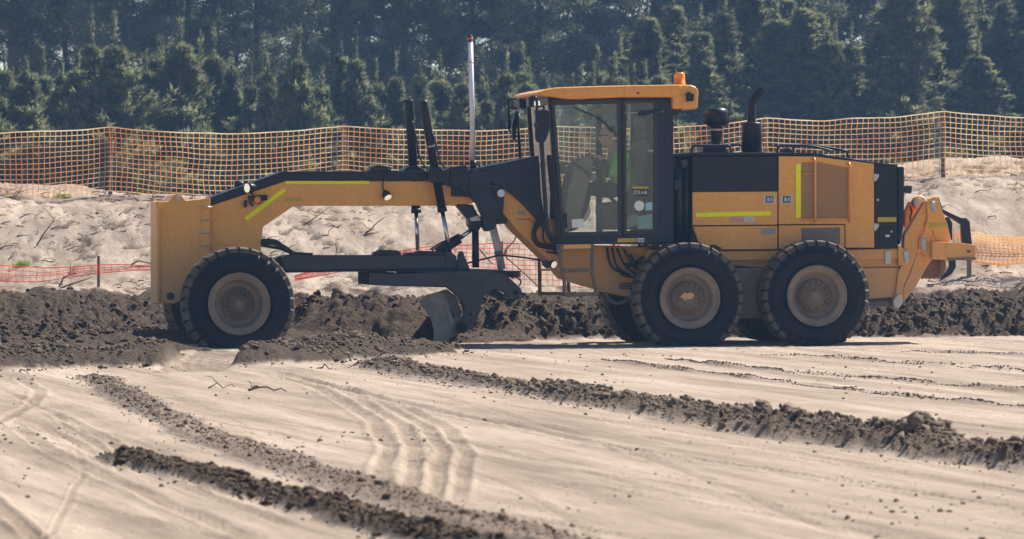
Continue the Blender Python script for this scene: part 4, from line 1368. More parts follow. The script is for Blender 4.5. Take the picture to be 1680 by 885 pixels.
hose('cable', [(*n2((390, 640))[0], 1.7), (*n2((430, 690))[0], 1.7), (*n2((480, 740))[0], 1.65)], .008)

# ---- rear half of the arched frame and the gusset under the cab
gus = plate('gusset', a2((478, 92), (520, 96)) + a3((0, 478), (40, 470), (232, 431), (238, 520), (242, 610), (268, 758), (246, 752), (205, 700), (150, 640), (60, 566), (0, 548)) + n2((452, 190), (445, 150), (330, 115)), .86, 1.58, 'black_sky_tint', None, .012)
plate('seam', a3((102, 462), (105, 461), (105, 560), (102, 560)), .852, .858, 'black', gus, 0)
arch = plate('rear_arch', n2((470, 215), (555, 218), (600, 270), (700, 370), (770, 450), (860, 520), (920, 600)) + a4((0, 0), (215, 0), (260, 40), (300, 160), (560, 160), (760, 170), (790, 210), (720, 330), (660, 440), (640, 470), (520, 440), (400, 408), (250, 362)) + n2((925, 800), (905, 775), (640, 520), (565, 430), (540, 400)), .94, 1.50, 'yellow', None, .012)
tape('plate_sticker', n2((642, 388), (692, 388), (692, 412), (642, 412)), .933, 'sticker_grey', arch)
tape('warning_text', n2((632, 438), (730, 438), (730, 446), (632, 446)), .934, 'grille', arch)
hose('hose', [(*n2((770, 470))[0], .88), (*n2((748, 540))[0], .86), (*n2((780, 610))[0], .86), (*n2((900, 630))[0], .88)], .030, arch)
hose('hose', [(*n2((812, 505))[0], .9), (*n2((808, 560))[0], .88), (*n2((825, 610))[0], .88)], .010, arch)
hose('hose', [(*n2((830, 655))[0], .9), (*n2((880, 665))[0], .88), (*n2((930, 655))[0], .88)], .012, arch)
hose('hose', [(*n2((840, 600))[0], .9), (*n2((880, 645))[0], .88), (*n2((925, 700))[0], .9)], .012, arch)
l = work_lamp(*n2((880, 742))[0], .84, (.5, -.75, -.35), .048, arch, .07)
plate('lamp', n2((805, 715), (840, 712), (862, 752), (838, 770), (812, 745)), .86, .96, 'rubber', arch, .006)
# hose bundle under the cab
for i, (p, q, r_) in enumerate((((560, 175), (690, 340), 40), ((600, 180), (700, 330), 10), ((530, 170), (640, 340), 60), ((620, 300), (730, 220), -10), ((610, 270), (720, 260), 20), ((640, 215), (690, 300), 0), ((500, 170), (610, 330), 70), ((580, 330), (690, 350), 15))):
    hose('hose', [(*a4((p[0], p[1]))[0], .88), (*a4(((p[0] + q[0]) / 2 - r_ * .4, (p[1] + q[1]) / 2 + r_ * .5))[0], .85), (*a4(q)[0], .90)], .014, arch)
for yy in (390, 405, 418):
    pipe('pipe', [(*a4((575, yy))[0], .90), (*a4((680, yy))[0], .90)], .010, 'hub', arch)
hose('hose', [(*a4((490, 445))[0], .9), (*a4((520, 490))[0], .88), (*a4((570, 510))[0], .88), (*a4((640, 480))[0], .9)], .022, arch, 'hub')
# bellypan between the arch and the tandem
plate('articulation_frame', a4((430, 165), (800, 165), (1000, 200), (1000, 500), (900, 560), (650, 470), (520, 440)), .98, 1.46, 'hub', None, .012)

# ---- steps
st = pipe('ladder', [(*a4((205, 150))[0], .34), (*a4((222, 280))[0], .32), (*a4((243, 380))[0], .30), (*a4((243, 462))[0], .30)], .022, 'hub')
pipe('rail', [(*a4((412, 150))[0], .34), (*a4((412, 330))[0], .30), (*a4((437, 455))[0], .30)], .022, 'hub', st)
plate('tread', a4((238, 154), (405, 150), (405, 176), (238, 180)), .30, .50, 'yellow', st)
plate('tread', a4((238, 300), (410, 298), (412, 320), (240, 322)), .26, .46, 'hub', st)
plate('tread', a4((245, 444), (446, 442), (446, 464), (245, 466)), .26, .46, 'hub', st)
plate('tread', a4((412, 440), (448, 436), (448, 466), (412, 466)), .25, .29, 'hub', st)
s2 = pipe('ladder', [(*a4((92, 215))[0], 1.95), (*a4((95, 460))[0], 2.0)], .024, 'hub')
pipe('rail', [(*a4((268, 370))[0], 1.95), (*a4((270, 470))[0], 2.0)], .024, 'hub', s2)
plate('tread', a4((100, 298), (205, 300), (205, 312), (100, 312)), 1.9, 2.1, 'yellow', s2)
plate('tread', a4((100, 438), (270, 440), (270, 460), (100, 460)), 1.9, 2.1, 'hub', s2)

# ---- cab
CW0, CW1 = .46, 1.98
def both(name, pts, th, mat, parent, bevel=.006, inset=0, names=None):
    """the same bar on the near and the far side of the cab"""
    loc = [G(x, y, CW0) for x, y in pts]
    o = MB().prism(loc, CW0 + inset, CW0 + inset + th).build(name, M[mat], parent, bevel)
    MB().prism(loc, CW1 - inset - th, CW1 - inset).build(name, M[mat], parent, bevel)
    return o
def span(name, pts, mat, parent, bevel=.008, w0=CW0, w1=CW1, ref=CW0):
    loc = [G(x, y, ref) for x, y in pts]
    return MB().prism(loc, w0, w1).build(name, M[mat], parent, bevel)
cab = span('cab', [(912, 389), (1104, 389), (1104, 400), (916, 401)], 'black_sky_tint', grader, .01, CW0 + .02, CW1 - .02)
both('pillar', [(899, 160), (908, 160), (925, 390), (915, 390)], .07, 'black', cab)
both('pillar', [(1016, 160), (1026, 160), (1027, 390), (1017, 390)], .06, 'black', cab)
both('pillar', [(1074, 160), (1105, 160), (1105, 399), (1074, 399)], .08, 'black_sky_tint', cab)
both('header', [(899, 157), (1105, 157), (1105, 166), (899, 167)], .06, 'black', cab)
both('sill', [(914, 384), (1076, 379), (1076, 401), (916, 401)], .06, 'black_sky_tint', cab)
span('header', [(899, 157), (906, 157), (906, 172), (900, 172)], 'black', cab, .006, CW0 + .07, CW1 - .07)
span('rear_wall', [(1096, 290), (1104, 290), (1104, 399), (1096, 399)], 'trim_dark', cab, .006, CW0 + .08, CW1 - .08)
span('header', [(1094, 158), (1104, 158), (1104, 182), (1094, 182)], 'black', cab, .006, CW0 + .08, CW1 - .08)
# the door: a frame of four bars with its pane
door = MB()
D_out = [G(x, y, CW0) for x, y in [(904, 164.5), (1018, 163.5), (1019, 387), (921.5, 388)]]
D_in = [G(x, y, CW0) for x, y in [(909.5, 173), (1012, 170), (1014, 380), (926.5, 381)]]
for i in range(4):
    j = (i + 1) % 4
    door.prism([D_out[i], D_out[j], D_in[j], D_in[i]], CW0 - .022, CW0 + .02)
dr = door.build('door', M['trim_dark'], cab, .003)
MB().prism([(u, z) for u, z in D_in], CW0 - .006, CW0 + .002).build('pane', M['glass'], cab)
MB().prism([(u, z) for u, z in D_in], CW1 - .002, CW1 + .006).build('pane', M['glass'], cab)
S_in = [G(x, y, CW0) for x, y in [(1027, 169), (1072, 169), (1072, 378), (1028, 379)]]
MB().prism(S_in, CW0 + .004, CW0 + .012).build('pane', M['glass'], cab)
MB().prism(S_in, CW1 - .012, CW1 - .004).build('pane', M['glass'], cab)
for wv in (CW0 + .002,):
    fr = MB(); O_ = [G(x, y, CW0) for x, y in [(1022, 165), (1078, 165), (1078, 384), (1023, 384)]]
    for i in range(4):
        j = (i + 1) % 4
        fr.prism([O_[i], O_[j], S_in[j], S_in[i]], CW0 - .010, CW0 + .018)
    fr.build('window_frame', M['trim_dark'], cab, .003)
# windscreen and rear window
span('windscreen', [(903, 172), (905, 172), (921, 389), (919, 389)], 'glass', cab, 0, CW0 + .07, CW1 - .07)
span('rear_window', [(1098, 182), (1100, 182), (1100, 290), (1098, 290)], 'glass', cab, 0, CW0 + .08, CW1 - .08)
# roof
roof = MB()
top_o = a3((226, 150), (236, 140), (262, 130), (310, 121), (450, 116), (600, 112), (760, 110), (880, 108), (925, 110), (945, 117), (957, 133), (958, 150), (954, 219), (840, 219), (840, 166), (760, 166), (620, 166), (520, 170), (410, 175), (360, 174), (290, 164), (240, 160))
roof.prism([G(x, y, CW0 - .10) for x, y in top_o], CW0 - .10, CW1 + .10)
rf_o = roof.build('roof', M['yellow_clean'], cab, .025, segs=3)
plate('roof_panel', a3((620, 114), (872, 111), (882, 118), (882, 160), (620, 164)), CW0 - .112, CW0 - .09, 'yellow_clean', cab, .008)
disc('bolt', *a3((683, 147))[0], CW0 - .112, .014, .006, 'trim_dark', cab, 10)
bu, bz = G(*a3((871, 108))[0], .75)
bea = MB().lathe([(0, .145), (.045, .145), (.058, .135), (.065, .11), (.068, .02), (.074, .018), (.074, -.01)], 24, True, (bu, .75, bz), 'z').build('beacon', M['orange_lens'], cab)
plate('rear_lamp', a3((903, 150), (918, 140), (938, 152), (936, 182), (906, 186)), CW0 - .16, CW0 - .09, 'black', cab, .008)
plate('roof_bracket', a3((838, 205), (888, 200), (888, 215), (870, 245), (842, 248)), CW0 + .05, CW0 + .12, 'trim_dark', cab, .004)
disc('speaker', *a3((855, 220))[0], CW0 + .045, .038, .02, 'trim_dark', cab)
# door furniture
hnd = plate('door_handle', [(1045, 183), (1062, 181), (1084, 179), (1088, 183), (1070, 186), (1060, 190), (1050, 189)], CW0 - .06, CW0 - .03, 'black', cab, .006)
pipe('door_stay', [(1025, 186, CW0 - .03), (1050, 185, CW0 - .04), (1088, 183, CW0 - .03)], .008, 'silver', cab)
plate('latch', [(923, 352), (930, 350), (931, 374), (926, 376)], CW0 - .035, CW0 - .02, 'black', cab, .004)
hose('wiper', [(941, 176, CW0 - .03), (960, 184, CW0 - .03), (985, 196, CW0 - .03), (1012, 222, CW0 - .03)], .007, cab)
# stickers on the glass
def sticker(name, pts, mat, w=CW0 - .012): return plate(name, pts, w, w + .002, mat, cab, 0)
sticker('notice', a8((214, 738), (290, 734), (292, 786), (216, 788)), 'sticker_white')
sticker('notice', a8((280, 735), (305, 690), (322, 650), (330, 690), (318, 725), (292, 755)), 'sticker_grey')
sticker('logo_sticker', a8((580, 540), (678, 540), (678, 552), (580, 553)), 'tape_old', CW0 - .002)
sticker('logo_sticker', a8((580, 554), (678, 553), (678, 596), (580, 596)), 'trim_dark', CW0 - .002)
uu, zz_ = G(*a8((622, 656))[0], CW0)
MB().lathe([(0, 0), (.064, 0), (.064, .002), (0, .002)], 8, False, (uu, CW0 - .002, zz_)).build('round_sticker', M['sticker_white'], cab)
sticker('warning_sticker', a8((660, 640), (702, 632), (702, 682), (660, 684)), 'sticker_blue', CW0 - .001)
sticker('paper', a8((610, 720), (700, 705), (706, 795), (612, 796)), 'sticker_blue', CW0 + .03)
sticker('paper', a8((545, 742), (575, 705), (622, 712), (610, 770), (548, 790)), 'sticker_grey', CW0 + .035)
sticker('sill_decal', [(1013, 391.5), (1044, 391), (1044, 397.5), (1013, 398)], 'tape_old', CW0 - .006)
sticker('sill_decal', [(1045.5, 391), (1057, 391), (1057, 397.5), (1045.5, 397.5)], 'sticker_white', CW0 - .006)
for xx in (1048, 1051.5, 1055):
    sticker('sill_decal_mark', [(xx - 1, 393), (xx + 1, 393), (xx + 1, 396), (xx - 1, 396)], 'trim_dark', CW0 - .009)
def lettering(name, text, px, py, w, size, mat, parent):
    cu_ = bpy.data.curves.new(name, 'FONT'); cu_.body = text; cu_.size = size; cu_.align_x = 'CENTER'; cu_.align_y = 'CENTER'; cu_.extrude = .0006
    tmp = bpy.data.objects.new(name, cu_); col.objects.link(tmp)
    dg = bpy.context.evaluated_depsgraph_get()
    me = bpy.data.meshes.new_from_object(tmp.evaluated_get(dg))
    bpy.data.objects.remove(tmp)
    me.materials.clear(); me.materials.append(M[mat])
    o = link(name, me, None, parent)
    u, z = G(px, py, w)
    o.location = (u, w, z); o.rotation_euler = (R(90), 0, 0)
    return o
lettering('logo_lettering', 'JDLink', *a8((629, 575))[0], CW0 - .004, .066, 'sticker_white', cab)
# mirrors, brackets and rails at the front of the cab
mr = plate('mirror', n4((372, 360), (395, 325), (470, 312), (522, 325), (526, 400), (520, 520), (500, 590), (470, 655), (420, 662), (385, 650), (370, 600)), CW0 - .34, CW0 - .27, 'black', cab, .02)
hose('mirror_arm', [(*n4((300, 200))[0], CW0 - .05), (*n4((330, 182))[0], CW0 - .20), (*n4((370, 190))[0], CW0 - .30), (*n4((385, 260))[0], CW0 - .30), (*n4((388, 450))[0], CW0 - .28)], .016, cab, 'black')
plate('mirror_clamp', n4((365, 455), (400, 450), (405, 495), (368, 498)), CW0 - .36, CW0 - .26, 'trim_dark', cab, .006)
hose('grab_rail', [(*n4((435, 650))[0], CW0 - .10), (*n4((440, 790))[0], CW0 - .10), (*a3((262, 650))[0], CW0 - .10), (*a3((270, 760))[0], CW0 - .08), (*a3((285, 808))[0], CW0 - .02)], .026, cab, 'black_sky_tint')
fl = plate('roof_lamp', n4((198, 205), (280, 195), (282, 300), (205, 305)), CW1 - .30, CW1 - .08, 'black', cab, .01)
plate('roof_lamp', n4((300, 195), (365, 190), (362, 285), (305, 288)), CW0 + .10, CW0 + .30, 'black', cab, .01)
plate('indicator', n4((362, 230), (415, 224), (422, 275), (365, 280)), CW0 + .02, CW0 + .08, 'lamp_lens', cab, .006)
plate('far_mirror', n4((130, 480), (150, 380), (175, 320), (192, 340), (180, 480), (165, 640), (148, 645), (128, 590)), CW1 + .10, CW1 + .20, 'black', cab, .01)
pipe('far_mirror_arm', [(*n4((200, 205))[0], CW1 - .05), (*n4((90, 210))[0], CW1 + .12), (*n4((100, 540))[0], CW1 + .12)], .014, 'black', cab)
pipe('far_mirror_arm', [(*n4((95, 300))[0], CW1 + .12), (*n4((195, 300))[0], CW1 + .0)], .014, 'black', cab)
plate('far_mirror_clamp', n4((78, 458), (122, 456), (120, 495), (80, 498)), CW1 + .06, CW1 + .16, 'black', cab, .006)
pipe('far_rail', [(*n4((195, 360))[0], CW1 + .05), (*n4((190, 480))[0], CW1 + .05), (*n4((215, 850))[0], CW1 + .05)], .018, 'black_sky_tint', cab)

# ---- inside the cab
def inn(name, pts, w0, w1, mat, bevel=.015): return plate(name, pts, w0, w1, mat, cab, bevel)
inn('console', a8((165, 800), (190, 560), (235, 400), (290, 360), (345, 372), (335, 470), (300, 600), (250, 800)), .95, 1.45, 'trim')
for k, (x, y) in enumerate(((252, 350), (278, 352), (300, 340), (322, 335), (340, 345))):
    pipe('control_lever', [(*a8((x, y + 40))[0], .98 + .08 * k), (*a8((x, y))[0], .98 + .08 * k)], .012, 'trim_dark', cab, 8)
pipe('lever_rail', [(*a8((225, 400))[0], .80), (*a8((300, 450))[0], .80), (*a8((480, 640))[0], .80)], .022, 'trim_dark', cab)
inn('tag', a8((330, 465), (352, 458), (356, 505), (338, 515), (330, 490)), .77, .775, 'sticker_grey', .002)
pipe('grab_bar', [(*a8((180, 436))[0], 1.75), (*a8((480, 432))[0], 1.75)], .018, 'trim_dark', cab, 8)
pipe('grab_bar', [(*a8((545, 330))[0], 1.70), (*a8((700, 330))[0], 1.70)], .030, 'trim', cab, 8)
inn('seat_base', a8((400, 640), (620, 620), (630, 700), (600, 800), (430, 800), (400, 700)), .98, 1.46, 'seat', .03)
inn('seat_back', a8((560, 620), (590, 400), (625, 260), (665, 250), (680, 300), (660, 480), (640, 640)), 1.00, 1.44, 'seat', .03)
inn('headrest', a8((615, 250), (618, 200), (660, 190), (672, 250)), 1.10, 1.34, 'seat', .03)
inn('armrest', a8((420, 425), (560, 425), (560, 450), (420, 448)), .96, 1.03, 'seat', .02)
inn('monitor', a8((120, 400), (175, 392), (178, 465), (125, 468)), 1.60, 1.66, 'trim', .006)
inn('trim_card', a8((415, 105), (475, 105), (478, 180), (440, 180), (415, 130)), 1.7, 1.71, 'sticker_blue', .002)
inn('trim_card', a8((590, 120), (655, 125), (655, 190), (590, 192)), 1.7, 1.71, 'sticker_grey', .002)
inn('radio_box', a8((360, 60), (500, 40), (500, 95), (420, 95)), .9, 1.5, 'trim', .02)
inn('water_bottle', a8((600, 280), (625, 270), (640, 300), (640, 340), (600, 340)), 1.62, 1.70, 'sticker_blue', .01)
# steering wheel
su, sz_ = G(*a8((330, 400))[0], WC)
stw = MB(); n_ = 28; pth = []
ti = R(52)
for i in range(n_ + 1):
    a = 2 * math.pi * i / n_
    pth.append((su + .19 * math.cos(a) * math.cos(ti), WC + .19 * math.sin(a), sz_ + .19 * math.cos(a) * math.sin(ti)))
stw.tube(pth, .014, 8, False)
stw.build('steering_wheel', M['trim_dark'], cab)

# ---- engine hood
HW0, HW1 = .66, 1.80
def hood_panel(name, pts, mat, off=0.0, th=.03, parent=None, bevel=.008): return plate(name, pts, HW0 - off, HW0 - off + th, mat, parent or hood, bevel)
hood = plate('hood', a5((160, 366), (580, 366), (760, 366), (1047, 402), (1160, 418), (1160, 820), (185, 832), (160, 800)), HW0 + .025, HW1 - .025, 'black', None, .02)
top = plate('hood_top', a5((75, 362), (165, 354), (580, 355), (762, 359), (1047, 402), (1160, 415), (1160, 422), (1047, 411), (760, 370), (580, 368), (165, 369), (75, 374)), HW0 - .02, HW1 + .02, 'black_sky_tint', hood, .008)
hood_panel('side_panel', a5((166, 373), (577, 372), (577, 544), (166, 547)), 'black', .02)
hood_panel('side_panel', a5((166, 547), (577, 544), (577, 705), (166, 708)), 'yellow', .02)
hood_panel('lower_panel', a5((168, 714), (577, 710), (577, 824), (215, 826), (190, 780)), 'yellow', .012)
hood_panel('engine_door', a5((583, 373), (760, 374), (1044, 409), (1046, 816), (906, 816), (906, 701), (583, 703)), 'yellow', .02)
hood_panel('lower_panel', a5((584, 708), (902, 706), (902, 815), (584, 822)), 'yellow', .012)
hood_panel('rear_panel', a5((1048, 410), (1158, 423), (1160, 815), (1048, 816)), 'black', .014)
hood_panel('rear_edge', a5((1163, 424), (1190, 426), (1190, 690), (1172, 800), (1163, 800)), 'black', .03, 1.20)
for xx in (1278, ):
    pass
hood_panel('grille', a5((690, 415), (700, 403), (780, 402), (920, 430), (920, 672), (690, 672)), 'grille', .024, .006, None, .002)
g2 = hood_panel('grille', a5((693, 722), (880, 718), (880, 800), (693, 802)), 'grille_grey', .016, .006, None, .002)
tape('reflective_tape', a5((183, 647), (547, 639), (547, 660), (183, 668)), HW0 - .025, 'tape', hood)
tape('reflective_tape', a5((666, 410), (690, 410), (690, 672), (666, 672)), HW0 - .030, 'tape', hood)
tape('yellow_decal', a5((1062, 669), (1152, 668), (1152, 691), (1062, 692)), HW0 - .020, 'tape_old', hood)
tape('data_sticker', a5((352, 668), (412, 667), (412, 692), (352, 693)), HW0 - .025, 'sticker_red', hood)
tape('data_sticker', a5((416, 667), (465, 666), (465, 690), (416, 691)), HW0 - .025, 'sticker_white', hood)
tape('data_sticker', a5((497, 722), (565, 720), (565, 750), (497, 752)), HW0 - .017, 'sticker_grey', hood)
for k in range(3):
    tape('sticker_line', a5((420, 671 + k * 7), (460, 670 + k * 7), (460, 673 + k * 7), (420, 674 + k * 7)), HW0 - .028, 'sticker_grey', hood)
for x0 in (507, 590):
    la = plate('latch', a5((x0, 561), (x0 + 61, 560), (x0 + 61, 604), (x0, 605)), HW0 - .028, HW0 - .02, 'silver', hood, .002)
    tape('latch_recess', a5((x0 + 14, 567), (x0 + 50, 567), (x0 + 50, 598), (x0 + 14, 598)), HW0 - .032, 'trim_dark', hood)
    tape('latch_paddle', a5((x0 + 20, 573), (x0 + 32, 573), (x0 + 32, 592), (x0 + 20, 592)), HW0 - .036, 'silver', hood)
    tape('latch_paddle', a5((x0 + 37, 573), (x0 + 46, 573), (x0 + 46, 592), (x0 + 37, 592)), HW0 - .036, 'silver', hood)
for x0, y0, y1 in ((757, 385, 690), (926, 408, 690)):
    pipe('door_bar', [(*a5((x0 - 10, y0 + 2))[0], HW0 - .02), (*a5((x0 - 2, y0))[0], HW0 - .05), (*a5((x0 + 3, y0 + 16))[0], HW0 - .06), (*a5((x0 + 3, y1 - 8))[0], HW0 - .06), (*a5((x0, y1))[0], HW0 - .02)], .015, 'yellow_clean', hood, 10)
pipe('door_bar', [(*a5((690, 678))[0], HW0 - .04), (*a5((928, 680))[0], HW0 - .04)], .012, 'yellow', hood, 8)
pipe('door_bar', [(*a5((690, 458))[0], HW0 - .04), (*a5((756, 458))[0], HW0 - .04)], .006, 'yellow', hood, 8)
for yy in (466, 706):
    plate('hinge', a5((1040, yy - 8), (1068, yy - 6), (1068, yy + 8), (1052, yy + 30), (1044, yy + 28)), HW0 - .034, HW0 - .022, 'silver', hood, .003)
for yy in (585,):
    disc('bolt', *a5((1062, yy))[0], HW0 - .016, .016, .01, 'silver', hood, 10)
plate('battery_box', a5((1068, 718), (1136, 714), (1138, 800), (1072, 802)), HW0 - .028, HW0 - .014, 'black', hood, .006)
tape('box_label', a5((1100, 754), (1120, 754), (1120, 764), (1100, 764)), HW0 - .032, 'sticker_white', hood)
disc('bolt', *a5((1128, 738))[0], HW0 - .028, .014, .01, 'silver', hood, 10)
plate('tail_lamp', a6((808, 92), (822, 70), (848, 72), (844, 108), (818, 104)), HW0 + .2, HW0 + .32, 'trim_dark', hood, .01)
plate('panel_dent', a5((246, 806), (270, 800), (305, 816), (305, 824), (246, 824)), HW0 - .016, HW0 - .008, 'trim_dark', hood, .004)
# behind the cab
bk = plate('firewall', a5((72, 368), (160, 362), (160, 790), (72, 800)), HW0 + .12, HW1 - .12, 'trim_dark', hood, .01)
pipe('pipe', [(*a5((95, 380))[0], HW0 + .08), (*a5((100, 560))[0], HW0 + .06), (*a5((100, 780))[0], HW0 + .08)], .05, 'rubber', hood, 12)
pipe('pipe', [(*a5((135, 380))[0], HW0 + .06), (*a5((135, 780))[0], HW0 + .06)], .045, 'black_sky_tint', hood, 12)
plate('bracket', a5((105, 395), (140, 385), (145, 420), (118, 432)), HW0 - .02, HW0 + .08, 'trim_dark', hood)
plate('bracket', a5((78, 490), (110, 486), (112, 530), (80, 540)), HW0 - .02, HW0 + .08, 'trim_dark', hood)
# rails on the hood
def rail(pts, w): return pipe('hand_rail', curve_pts([(*p, w) for p in pts], 5), .016, 'black', hood, 8)
rail(a5((160, 357), (163, 335), (180, 323), (230, 323), (320, 323), (345, 325), (350, 355)), HW0 + .02)
rail(a5((218, 357), (220, 330), (250, 320), (330, 319), (395, 319), (412, 328), (416, 355)), HW1 - .04)
rail(a5((577, 357), (580, 332), (598, 323), (660, 321), (740, 325), (800, 338), (828, 346), (836, 364)), HW0 + .02)
rail(a5((652, 357), (658, 328), (700, 320), (760, 322), (850, 337), (900, 346), (914, 356), (916, 378)), HW1 - .04)
plate('filler_cap', a5((602, 352), (606, 338), (618, 332), (640, 334), (650, 345), (650, 354)), HW0 + .25, HW0 + .42, 'trim_dark', hood, .01)
# air intake and exhaust
iu, iz = G(*a5((282, 357))[0], WC)
S_ = F / 55.8 * 2.95
def up(px_y): return (357 - px_y) / S_
intake = MB().lathe([(0, up(138)), (.09, up(138.5)), (.125, up(143)), (.142, up(160)), (.150, up(185)), (.152, up(205)), (.140, up(216)), (.110, up(226)), (.082, up(230)), (.078, up(236)), (.080, up(250)), (.074, up(256)), (.070, up(312)), (.085, up(316)), (.090, up(357))], 32, True, (iu, WC, iz), 'z').build('air_intake', M['black'], grader)
for k in range(7):
    a = k * math.pi / 7 + .2
    MB().tube([(iu + .150 * math.cos(2 * a), WC - .150 * math.sin(2 * a), iz + up(215)), (iu + .150 * math.cos(2 * a), WC - .150 * math.sin(2 * a), iz + up(170)), (iu + .10 * math.cos(2 * a), WC - .10 * math.sin(2 * a), iz + up(141))], .006, 6).build('rib', M['black'], intake)
MB().lathe([(.084, up(240)), (.086, up(242)), (.086, up(248)), (.084, up(250))], 32, True, (iu, WC, iz), 'z').build('clamp', M['silver'], intake)
plate('intake_base', a5((216, 357), (218, 325), (226, 318), (326, 318), (330, 325), (330, 357)), WC - .16, WC + .16, 'black', intake, .01)
eu, ez = G(*a5((453, 357))[0], WC)
muff = MB().lathe([(0, up(209)), (.112, up(209)), (.122, up(214)), (.124, up(225)), (.124, up(352)), (0, up(357))], 32, True, (eu, WC, ez), 'z').build('exhaust', M['black'], grader)
ep = curve_pts([(*a5((451, 215))[0], WC), (*a5((452, 160))[0], WC), (*a5((452, 128))[0], WC), (*a5((458, 108))[0], WC), (*a5((472, 85))[0], WC), (*a5((492, 62))[0], WC), (*a5((502, 50))[0], WC)], 4)
ex = MB(); pts3 = [G3(*p) for p in ep]
ex.tube(pts3, .054, 16, False); ex.tube([Vector(p) * 1 for p in pts3], .046, 16, False)
ex.build('stack_pipe', M['black'], muff)

# ---- chassis, tandem cases
ch = plate('chassis', a5((185, 832), (800, 826), (1165, 818), (1172, 870)) + a6((800, 440), (790, 520), (760, 600), (640, 605), (640, 545), (0, 600)) + [(1180, 510), (1060, 480), (1060, 410), (1140, 410)], HW0 + .10, HW1 - .10, 'yellow', None, .015)
plate('frame_rail', a5((185, 834), (800, 828), (1165, 820), (1165, 872), (185, 880)), HW0 + .04, HW1 - .04, 'yellow', ch, .01)
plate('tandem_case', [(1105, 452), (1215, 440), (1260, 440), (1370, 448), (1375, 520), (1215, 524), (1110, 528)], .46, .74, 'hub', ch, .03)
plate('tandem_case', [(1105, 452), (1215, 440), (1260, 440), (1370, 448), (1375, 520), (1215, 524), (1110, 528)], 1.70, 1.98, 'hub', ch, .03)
hose('hose', [(1205, 437, HW0 + .02), (1230, 440, HW0), (1252, 441, HW0 + .02)], .016, ch)
plate('seam', a6((620, 452), (790, 450), (790, 456), (620, 458)), HW0 + .09, HW0 + .11, 'hub', ch, .002)
plate('skid', a6((640, 610), (745, 600), (770, 590), (770, 630), (745, 640), (640, 636)), HW0 + .12, HW1 - .12, 'hub', ch, .01)
plate('skid', a6((650, 603), (750, 594), (750, 606), (650, 612)), HW0 + .08, HW0 + .12, 'trim_dark', ch, .004)
plate('tow_plate', a6((720, 377), (748, 376), (748, 437), (722, 438)), HW0 + .02, HW0 + .04, 'silver', ch, .003)

# ---- ripper on the back
WR = .72
rp = plate('ripper_link', n3((300, 155), (318, 160), (312, 262), (280, 330), (262, 390), (250, 470), (205, 600), (165, 690), (160, 800), (130, 838), (95, 825), (95, 790), (115, 720), (130, 600), (160, 545), (165, 440), (170, 370)), WR, WR + .14, 'yellow', None, .01)
arm = plate('ripper_arm', n3((310, 160), (330, 140), (360, 126), (380, 132), (395, 180), (412, 225), (440, 300), (462, 390), (462, 402), (370, 405), (345, 330), (330, 420), (440, 420), (440, 512), (345, 520), (300, 505), (262, 455), (262, 400), (292, 350), (316, 262)), WR - .05, WR + .05, 'yellow', rp, .008)
plate('link_arm', n3((300, 505), (345, 520), (300, 590), (240, 700), (160, 800), (165, 700), (210, 600), (250, 470)), WR + .02, WR + .10, 'yellow', rp, .008)
plate('mount', n3((130, 440), (150, 445), (200, 480), (205, 540), (180, 560), (132, 560)), WR - .06, WR + .05, 'yellow', rp, .01)
plate('ripper_arm', n3((310, 160), (360, 126), (395, 180), (462, 402), (440, 420), (440, 512), (345, 520), (262, 455), (262, 400), (316, 262)), 1.66, 1.76, 'yellow', rp, .008)
plate('ripper_link', n3((300, 155), (318, 160), (312, 262), (262, 390), (250, 470), (205, 600), (160, 800), (95, 825), (130, 600), (165, 440), (170, 370)), 1.58, 1.72, 'yellow', rp, .01)
bm_ = plate('ripper_beam', n3((345, 410), (440, 418), (530, 420), (612, 432), (620, 435), (620, 520), (545, 525), (430, 525), (345, 518)), WR - .16, 1.92, 'yellow', rp, .008)
plate('beam_collar', n3((432, 416), (530, 418), (530, 526), (432, 528)), WR - .17, WR - .10, 'yellow', rp, .006)
plate('beam_edge', n3((440, 513), (620, 512), (622, 526), (440, 530)), WR - .18, WR - .11, 'hub', rp, .003)
disc('pin', *n3((575, 472))[0], WR - .162, .020, .03, 'hub', rp)
tape('yellow_decal', n3((318, 290), (432, 287), (436, 316), (318, 318)), WR - .055, 'tape_old', rp)
for (pts, w_) in ((n3((330, 150), (365, 146), (372, 215), (345, 222)), WR - .055), (n3((272, 390), (305, 388), (312, 460), (280, 465)), WR - .06), (n3((160, 470), (192, 465), (202, 540), (175, 548)), WR - .065), (n3((95, 790), (130, 740), (155, 745), (158, 800), (130, 836), (105, 825)), WR - .012)):
    o_ = plate('pin_plate', pts, w_ - .012, w_, 'silver', rp, .006)
for x, y in ((348, 168), (360, 210), (290, 405), (296, 448), (175, 482), (186, 522)):
    disc('bolt', *n3((x, y))[0], WR - .066, .022, .016, 'silver', rp, 8)
# hydraulic cylinder above the link
hc = pipe('ripper_cylinder', [(*n3((180, 320))[0], 1.2), (*n3((250, 165))[0], 1.2)], .09, 'yellow', rp, 18)
disc('cylinder_eye', *n3((253, 165))[0], 1.08, .085, .10, 'yellow', rp)
disc('cylinder_pin', *n3((253, 165))[0], .97, .06, .03, 'silver', rp)
plate('cylinder_mount', n3((172, 310), (175, 210), (200, 160), (245, 136), (275, 150), (262, 200), (225, 235), (215, 290), (180, 330)), 1.10, 1.18, 'yellow', rp, .01)
hose('hose', [(*n3((205, 190))[0], 1.05), (*n3((215, 225))[0], 1.0), (*n3((205, 260))[0], 1.02), (*n3((215, 300))[0], 1.05)], .012, rp)
